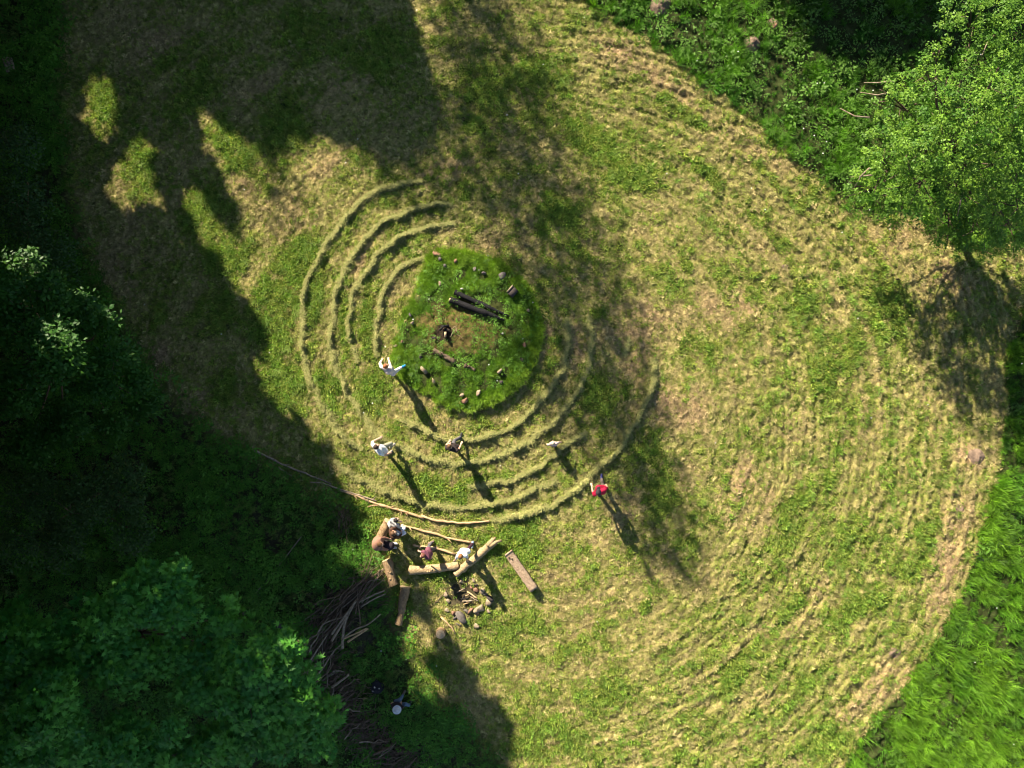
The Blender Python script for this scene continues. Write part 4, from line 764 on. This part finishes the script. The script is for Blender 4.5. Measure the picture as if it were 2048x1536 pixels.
for i, (tx, ty, th) in enumerate(trunks):
    sel = own == i; n = sel.sum()
    if n < 40: continue
    o = empty("forest_tree", (min(tx, -22.5) if ty < 19 else tx, ty, hz1(tx, ty)), "tall broadleaf tree of the wood standing just outside the picture", "tree", "trees of the wood round the clearing")
    C = P[sel]; s = np.where(part[sel], .30, .66); N = np.array([0, 0, 1.]) + rt_.normal(0, .7, (n, 3)) + np.array([-SD[0], -SD[1], .3]) * .7
    cc = mix(np.array([.045, .115, .02]), np.array([.08, .16, .03]), rt_.random(n))
    leaf_mesh("crown", C, N, rt_.uniform(0, 6.28, n), s * rt_.uniform(.8, 1.3, n), 'small', M['leaf_s'], o, cc)
    k = np.array([min(tx, -22.5) if ty < 19 else tx, ty, 0]); zt = C[:, 2].max(); zs = np.arange(0, zt, .25); hx, hy = ground_hit(np.stack([tx + 0 * zs, ty + 0 * zs, zs], -1))
    inf = (np.abs(hx) < 23) & (np.abs(hy) < 18) & (samp(m_s, hx, hy) < .6); zt = zs[np.argmax(inf)] if inf.any() else zt
    if zt < 1: continue
    limb(np.array([k, k * .6 + np.array([tx, ty, 0]) * .4 + [.1, 0, zt * .5], [tx, ty, zt * .92]]), [.26, .2, .08], o, "trunk", 'bark', 8, i)
#--PART4--

# ------------------------------------------------------------------ people
def cmat(nm, c, c2=None, sc=18, rough=.85): return mat(nm, c, c2 or tuple(v * .75 for v in c), sc, rough, (1, 1, 1), .25)
SKIN = mat('skin', (.62, .38, .27), (.55, .32, .22), 6, .6, (1, 1, 1), 0, .35)
EYE = mat('eye', (.06, .04, .03), (.03, .02, .02), 5, .3)
def capsule(A, a, b, ra, rb, seg=10):
    a = np.array(a, float); b = np.array(b, float); d = b - a; L = np.linalg.norm(d)
    if L < 1e-4: b = a + [0, 0, 1e-3]; d = b - a; L = 1e-3
    d /= L; P = []; R = []
    for t in (-.95, -.6, 0): P.append(a + d * ra * t); R.append(ra * math.sqrt(1 - t * t))
    for t in (0, .6, .95): P.append(b + d * rb * t); R.append(rb * math.sqrt(1 - t * t))
    A.add(*tube_geo(P, np.maximum(R, .002), seg))
def ellip(A, c, ax_, R3=None):
    bm = bmesh.new(); bmesh.ops.create_icosphere(bm, subdivisions=3, radius=1.0)
    V = np.array([list(v.co) for v in bm.verts]) * ax_; F = np.array([[v.index for v in f.verts] for f in bm.faces]); bm.free()
    if R3 is not None: V = V @ np.asarray(R3)
    A.add(V + np.asarray(c), F)
def remesh(name, A, voxel, m, parent, smooth=4):
    o = A.build(name + "_raw", m, None); md = o.modifiers.new("r", 'REMESH'); md.mode = 'VOXEL'; md.voxel_size = voxel; md.use_smooth_shade = True
    s = o.modifiers.new("s", 'SMOOTH'); s.factor = .5; s.iterations = smooth
    dg = bpy.context.evaluated_depsgraph_get(); me = bpy.data.meshes.new_from_object(o.evaluated_get(dg)); me.name = name
    bpy.data.objects.remove(o); q = bpy.data.objects.new(name, me); COL.objects.link(q)
    me.transform(Matrix.Translation(-Vector(parent.location))); q.parent = parent
    if not me.materials: me.materials.append(m)
    for p in me.polygons: p.use_smooth = True
    return q
def person(label, J, face, k=1.0, top=(.6, .6, .6), top2=None, sleeve='short', legs=(.1, .1, .1), legs2=None, shoe=(.05, .05, .05), shoe2=None, hair=(.1, .06, .04), hairlen=0, hat=None, group=None, skirt=0, shawl=False, topscale=18):
    j = {}; k = k * 1.12
    for n_, v in J.items(): j[n_] = W(*v)
    gz = hz1(*j['footL'][:2]) if True else 0
    for n_ in j: j[n_][2] += gz
    fc = np.array([face[0], -face[1], 0], float); fc /= np.linalg.norm(fc); rt3 = np.array([fc[1], -fc[0], 0])
    o = empty("person", (j['pelvis'][0], j['pelvis'][1], gz), label, "person", group)
    up = j['chest'] - j['pelvis']; up /= np.linalg.norm(up); head = j['head']; neck = j['chest'] * .35 + (j['shL'] + j['shR']) * .325
    for s, sg in (('L', -1), ('R', 1)): j['hip' + s] = j['pelvis'] + rt3 * sg * .09 * k
    B = Acc()
    def torso(A, g):
        capsule(A, j['hipL'], j['hipR'], (.105 + g) * k, (.105 + g) * k); mid_ = (j['pelvis'] + j['chest']) / 2
        capsule(A, mid_ - rt3 * .06 * k, mid_ + rt3 * .06 * k, (.095 + g) * k, (.095 + g) * k); capsule(A, j['chest'] - rt3 * .075 * k, j['chest'] + rt3 * .075 * k, (.11 + g) * k, (.11 + g) * k)
        capsule(A, j['pelvis'], j['chest'], (.11 + g) * k, (.115 + g) * k); capsule(A, j['shL'], j['shR'], (.052 + g) * k, (.052 + g) * k)
        capsule(A, j['chest'] - rt3 * .05 * k, j['shL'], (.09 + g) * k, (.055 + g) * k); capsule(A, j['chest'] + rt3 * .05 * k, j['shR'], (.09 + g) * k, (.055 + g) * k)
    torso(B, 0); capsule(B, neck, head - [0, 0, .05 * k], .052 * k, .048 * k)
    hd = np.array([rt3 * 1, fc, [0, 0, 1]])
    ellip(B, head, np.array([.078, .098, .118]) * k, hd); ellip(B, head + fc * .035 * k - np.array([0, 0, .06]) * k, np.array([.055, .06, .06]) * k, hd)
    capsule(B, head + fc * .09 * k + [0, 0, .012 * k], head + fc * .115 * k - [0, 0, .022 * k], .012 * k, .016 * k, 6)
    for sg in (-1, 1): ellip(B, head + rt3 * sg * .08 * k, np.array([.014, .03, .036]) * k, hd)
    for s in 'LR':
        capsule(B, j['sh' + s], j['el' + s], .052 * k, .040 * k); capsule(B, j['el' + s], j['ha' + s], .039 * k, .027 * k)
        d = j['ha' + s] - j['el' + s]; d /= np.linalg.norm(d); sd = np.cross(d, [0, 0, 1.]); sd /= np.linalg.norm(sd) + 1e-9; nn = np.cross(sd, d)
        pe = j['ha' + s] + d * .075 * k
        for t in (-.022, 0, .022): capsule(B, j['ha' + s] + sd * t * .6 * k, pe + sd * t * k, .017 * k, .015 * k, 6)
        for q, t in enumerate((-.036, -.012, .012, .036)):
            Lf = (.036, .044, .042, .032)[q] * k; p1 = pe + sd * t * k + d * Lf - nn * .006; p2 = p1 + (d * .8 - nn * .6) * Lf
            capsule(B, pe + sd * t * .9 * k, p1, .0105 * k, .0095 * k, 6); capsule(B, p1, p2, .0095 * k, .008 * k, 6)
        sg = 1 if s == 'L' else -1; th = j['ha' + s] + d * .02 * k + sd * sg * .022 * k; capsule(B, th, th + (d * .6 + sd * sg * .8) * .045 * k, .013 * k, .010 * k, 6)
        capsule(B, j['hip' + s], j['knee' + s], .082 * k, .055 * k); capsule(B, j['knee' + s], j['foot' + s] + [0, 0, .06 * k], .052 * k, .036 * k)
        capsule(B, j['foot' + s] + [0, 0, .03], j['foot' + s] + fc * .13 * k + [0, 0, .025], .034 * k, .028 * k)
    remesh("body", B, .0115, SKIN, o, 2)
    T = Acc(); torso(T, .016)
    for s in 'LR':
        e = j['el' + s]; capsule(T, j['sh' + s], e if sleeve == 'long' else j['sh' + s] * .35 + e * .65, .066 * k, .056 * k)
        if sleeve == 'long': capsule(T, e, j['ha' + s] * .92 + e * .08, .054 * k, .040 * k)
    if shawl: ellip(T, j['chest'] - fc * .07 + [0, 0, .02], np.array([.27, .21, .30]) * k, hd)
    tm = cmat("top_fabric", top, top2, topscale); remesh("top", T, .019 * max(k, .8), tm, o)
    Lg = Acc(); capsule(Lg, j['hipL'], j['hipR'], .118 * k, .118 * k)
    for s in 'LR':
        capsule(Lg, j['hip' + s], j['knee' + s], .100 * k, .070 * k); capsule(Lg, j['knee' + s], j['foot' + s] + [0, 0, .12 * k], .068 * k, .055 * k)
    if skirt: capsule(Lg, j['pelvis'], (j['kneeL'] + j['kneeR']) / 2, .16 * k, skirt * k)
    remesh("skirt" if skirt else "trousers", Lg, .02 * max(k, .8), cmat("leg_fabric", legs, legs2), o)
    for i_, s in enumerate('LR'):
        S = Acc(); f0 = j['foot' + s]; capsule(S, f0 + [0, 0, .045 * k] - fc * .05 * k, f0 + fc * .15 * k + [0, 0, .035 * k], .050 * k, .042 * k, 10); capsule(S, f0 + [0, 0, .05 * k], f0 + [0, 0, .10 * k], .048 * k, .046 * k)
        remesh("shoe", S, .014, cmat("shoe", (shoe2 or shoe) if i_ else shoe), o, 2)
    H = Acc(); ellip(H, head - fc * .018 * k + [0, 0, .024 * k], np.array([.088, .100, .110]) * k, hd)
    if hairlen: capsule(H, head - fc * .06 * k, head - fc * (.10 * k) - [0, 0, hairlen * .5], .065 * k, .07 * k); capsule(H, head - fc * .10 * k - [0, 0, hairlen * .5], head - fc * .12 * k - [0, 0, hairlen], .07 * k, .035 * k)
    else: capsule(H, head - fc * .06 * k, head - fc * .07 * k - [0, 0, .05 * k], .055 * k, .04 * k)
    remesh("hair", H, .014, cmat("hair", hair, tuple(v * .5 for v in hair), 40, .6), o, 2)
    for sg in (-1, 1):
        E = Acc(); ellip(E, head + fc * .091 * k + rt3 * sg * .03 * k + [0, 0, .012 * k], np.array([.011, .011, .009]) * k); q = E.build("eye", EYE, None, True); q.data.transform(Matrix.Translation(-Vector(o.location))); q.parent = o
    if hat:
        kind, hc = hat; Hh = Acc(); top_ = head + [0, 0, .05 * k]
        if kind == 'cap':
            ellip(Hh, top_ - [0, 0, .005], np.array([.098, .110, .088]) * k, hd); ellip(Hh, top_ + fc * .13 * k + [0, 0, .0], np.array([.07, .075, .012]) * k, hd); ellip(Hh, top_ + [0, 0, .088 * k], np.array([.014, .014, .012]))
        else:
            ellip(Hh, top_ + [0, 0, .02], np.array([.105, .115, .085]) * k, hd); ellip(Hh, top_ - [0, 0, .0], np.array([.165, .175, .014]) * k, hd)
        remesh("cap" if kind == 'cap' else "sun_hat", Hh, .012, cmat("hat_fabric", hc), o, 1)
    return o
person("person in pale pink long sleeves and white trousers at the left rim of the mound", dict(pelvis=(783,742,.98), chest=(774,739,1.34), head=(772,732,1.66), shL=(763,734,1.47), shR=(781,741,1.47), elL=(760,727,1.25), haL=(763,721,1.15), elR=(781,732,1.25), haR=(778,721,1.15), kneeL=(786,744,.5), footL=(789,747,.05), kneeR=(796,739,.45), footR=(803,735,.36)), (.8,-.45), .98,
       top=(.80,.66,.62), sleeve='long', legs=(.78,.74,.72), shoe=(.25,.10,.06), shoe2=(.03,.25,.50), hair=(.32,.11,.04))
person("person in a white T-shirt and khaki trousers walking between two hay rows", dict(pelvis=(767,899,1.0), chest=(756,898,1.38), head=(753,893,1.74), shL=(745,889,1.52), shR=(760,907,1.52), elL=(745,883,1.28), haL=(757,877,1.2), elR=(769,911,1.25), haR=(777,907,1.12), kneeL=(782,887,.62), footL=(783,893,.25), kneeR=(773,904,.5), footR=(777,907,.05)), (.85,-.7), 1.04,
       top=(.80,.82,.84), legs=(.34,.33,.24), shoe=(.30,.28,.24), hair=(.045,.028,.022))
person("person in a black T-shirt and grey trousers walking on the hay row below the mound", dict(pelvis=(910,893,.88), chest=(904,896,1.22), head=(899,891,1.53), shL=(893,896,1.34), shR=(913,902,1.34), elL=(893,890,1.1), haL=(897,885,1.05), elR=(918,898,1.1), haR=(922,889,1.0), kneeL=(909,881,.55), footL=(921,874,.08), kneeR=(913,896,.45), footR=(915,900,.05)), (.3,-1), .95,
       top=(.035,.024,.024), legs=(.12,.11,.12), shoe=(.05,.05,.05), hair=(.14,.075,.035))
person("small blond child in a dark dress with pale sleeves between the hay rows", dict(pelvis=(1107,888,.55), chest=(1107,888,.78), head=(1106,886,1.0), shL=(1101,888,.86), shR=(1113,887,.86), elL=(1097,890,.74), haL=(1095,889,.66), elR=(1117,885,.74), haR=(1120,885,.68), kneeL=(1107,888,.30), footL=(1106,888,.04), kneeR=(1110,890,.30), footR=(1110,892,.04)), (0,-1), .74,
       top=(.62,.45,.42), sleeve='long', legs=(.10,.07,.11), shoe=(.1,.08,.1), hair=(.62,.50,.38), skirt=.16)
person("person in a red T-shirt and dark cap walking beside the outermost lower hay row", dict(pelvis=(1203,977,.98), chest=(1201,983,1.35), head=(1197,985,1.70), shL=(1189,990,1.50), shR=(1211,979,1.50), elL=(1186,984,1.24), haL=(1184,974,1.15), elR=(1215,975,1.24), haR=(1213,971,1.05), kneeL=(1199,986,.5), footL=(1199,988,.05), kneeR=(1205,969,.52), footR=(1203,958,.08)), (.05,-1), 1.03,
       top=(.44,.010,.05), legs=(.13,.10,.08), shoe=(.03,.03,.11), hair=(.04,.025,.02), hat=('cap', (.06,.045,.05)))
GS = None
person("person in black-and-white patterned clothes sitting on the upper end of the golden log", dict(pelvis=(783,1052,.52), chest=(787,1046,.82), head=(793,1040,1.10), shL=(782,1041,.96), shR=(795,1050,.96), elL=(788,1038,.78), haL=(798,1042,.66), elR=(797,1055,.75), haR=(793,1052,.66), kneeL=(798,1050,.52), footL=(799,1054,.05), kneeR=(795,1057,.52), footR=(802,1060,.05)), (.8,-.5), .95,
       top=(.75,.74,.74), top2=(.02,.02,.025), topscale=34, sleeve='long', legs=(.04,.035,.04), shoe=(.5,.5,.5), hair=(.02,.015,.015))
person("long-haired person in a dark brown top and white trousers, middle of the seated group", dict(pelvis=(786,1068,.52), chest=(785,1067,.86), head=(787,1066,1.16), shL=(784,1058,1.0), shR=(791,1074,1.0), elL=(794,1056,.78), haL=(801,1061,.64), elR=(798,1075,.75), haR=(803,1068,.64), kneeL=(808,1057,.56), footL=(803,1055,.06), kneeR=(809,1066,.56), footR=(803,1066,.06)), (1,-.25), 1.0,
       top=(.085,.04,.025), sleeve='long', legs=(.80,.81,.84), shoe=(.55,.42,.35), hair=(.13,.065,.035), hairlen=.42)
person("brown-haired person wrapped in a pinkish brown shawl, lowest of the seated group", dict(pelvis=(762,1090,.52), chest=(759,1087,.84), head=(761,1089,1.14), shL=(760,1078,.98), shR=(763,1097,.98), elL=(769,1076,.74), haL=(778,1078,.62), elR=(772,1100,.74), haR=(778,1097,.60), kneeL=(780,1086,.56), footL=(786,1086,.06), kneeR=(780,1098,.56), footR=(784,1094,.06)), (1,.15), 1.0,
       top=(.30,.16,.11), sleeve='long', legs=(.030,.022,.028), shoe=(.55,.52,.5), hair=(.20,.10,.045), hairlen=.3, shawl=True, skirt=.16)
person("stooping person in a purple top and grey leggings beside the short pole", dict(pelvis=(858,1104,.86), chest=(853,1110,1.08), head=(845,1112,1.28), shL=(848,1104,1.18), shR=(856,1116,1.14), elL=(842,1104,.96), haL=(838,1103,.82), elR=(862,1116,.92), haR=(862,1109,.78), kneeL=(857,1094,.5), footL=(864,1084,.08), kneeR=(866,1098,.46), footR=(870,1096,.05)), (-.8,.35), .92,
       top=(.20,.07,.10), legs=(.11,.10,.11), shoe=(.25,.17,.14), hair=(.16,.06,.045))
person("person in a white T-shirt and dark leggings above the fire ring's log seats", dict(pelvis=(930,1103,.98), chest=(925,1109,1.34), head=(921,1114,1.66), shL=(932,1111,1.48), shR=(915,1113,1.48), elL=(935,1117,1.22), haL=(935,1122,.98), elR=(912,1119,1.22), haR=(909,1122,1.0), kneeL=(938,1096,.52), footL=(945,1087,.05), kneeR=(920,1106,.52), footR=(925,1101,.05)), (-.1,1), .98,
       top=(.80,.80,.82), legs=(.07,.025,.04), legs2=(.03,.015,.03), shoe=(.30,.42,.58), hair=(.26,.12,.045))
person("person in a grey sun hat and blue jeans sitting alone beside the backpack", dict(pelvis=(795,1408,.16), chest=(795,1413,.5), head=(794,1419,.80), shL=(786,1413,.64), shR=(803,1415,.64), elL=(783,1408,.42), haL=(793,1406,.40), elR=(806,1415,.42), haR=(803,1408,.36), kneeL=(800,1400,.46), footL=(806,1389,.05), kneeR=(811,1409,.44), footR=(819,1408,.05)), (.5,-.8), 1.0,
       top=(.025,.02,.025), legs=(.11,.16,.24), shoe=(.16,.12,.09), shoe2=(.04,.04,.05), hair=(.06,.04,.03), hat=('sun', (.55,.56,.60)))

# backpack standing on the grass
bpx = empty("backpack", W(755, 1369), "black backpack on the grass next to the brush pile", "backpack"); z0 = hz1(*W(755, 1369)[:2]); c = W(755, 1370); BK = cmat("black_nylon", (.018,.018,.024), (.010,.010,.014))
A = Acc(); capsule(A, c + [-.10, -.12, z0 + .13], c + [-.02, .14, z0 + .15], .15, .12); capsule(A, c + [.10, -.12, z0 + .13], c + [.04, .13, z0 + .15], .15, .11); capsule(A, c + [-.08, -.15, z0 + .12], c + [.10, -.15, z0 + .12], .13, .13); remesh("main_bag", A, .02, BK, bpx)
A = Acc(); capsule(A, c + [-.06, -.08, z0 + .27], c + [.09, -.1, z0 + .27], .07, .07); capsule(A, c + [-.05, .02, z0 + .28], c + [.07, .01, z0 + .28], .05, .05); remesh("front_pocket", A, .018, BK, bpx)
for sg in (-1, 1):
    P = [c + [sg * .10, .2, z0 + .2], c + [sg * .26, .08, z0 + .12], c + [sg * .25, -.12, z0 + .08], c + [sg * .14, -.26, z0 + .08]]; V, F = tube_geo(smooth_path(P, .05), .022, 6); A = Acc(); A.add(local(bpx, V), F); A.build("shoulder_strap", BK, bpx, True)
V, F = tube_geo(smooth_path([c + [-.07, .24, z0 + .18], c + [0, .33, z0 + .22], c + [.07, .24, z0 + .18]], .04), .015, 6); A = Acc(); A.add(local(bpx, V), F); A.build("carry_handle", BK, bpx, True)
for dx, dy, s in ((-.05, .05, .05), (.13, .0, .035), (-.12, -.1, .03)):
    A = Acc(); A.add(*boxgeo(s, s * 1.3, .02, .5, (c[0] + dx - bpx.location[0], c[1] + dy - bpx.location[1], z0 + .32))); A.build("white_tag", M['stone_w'], bpx)
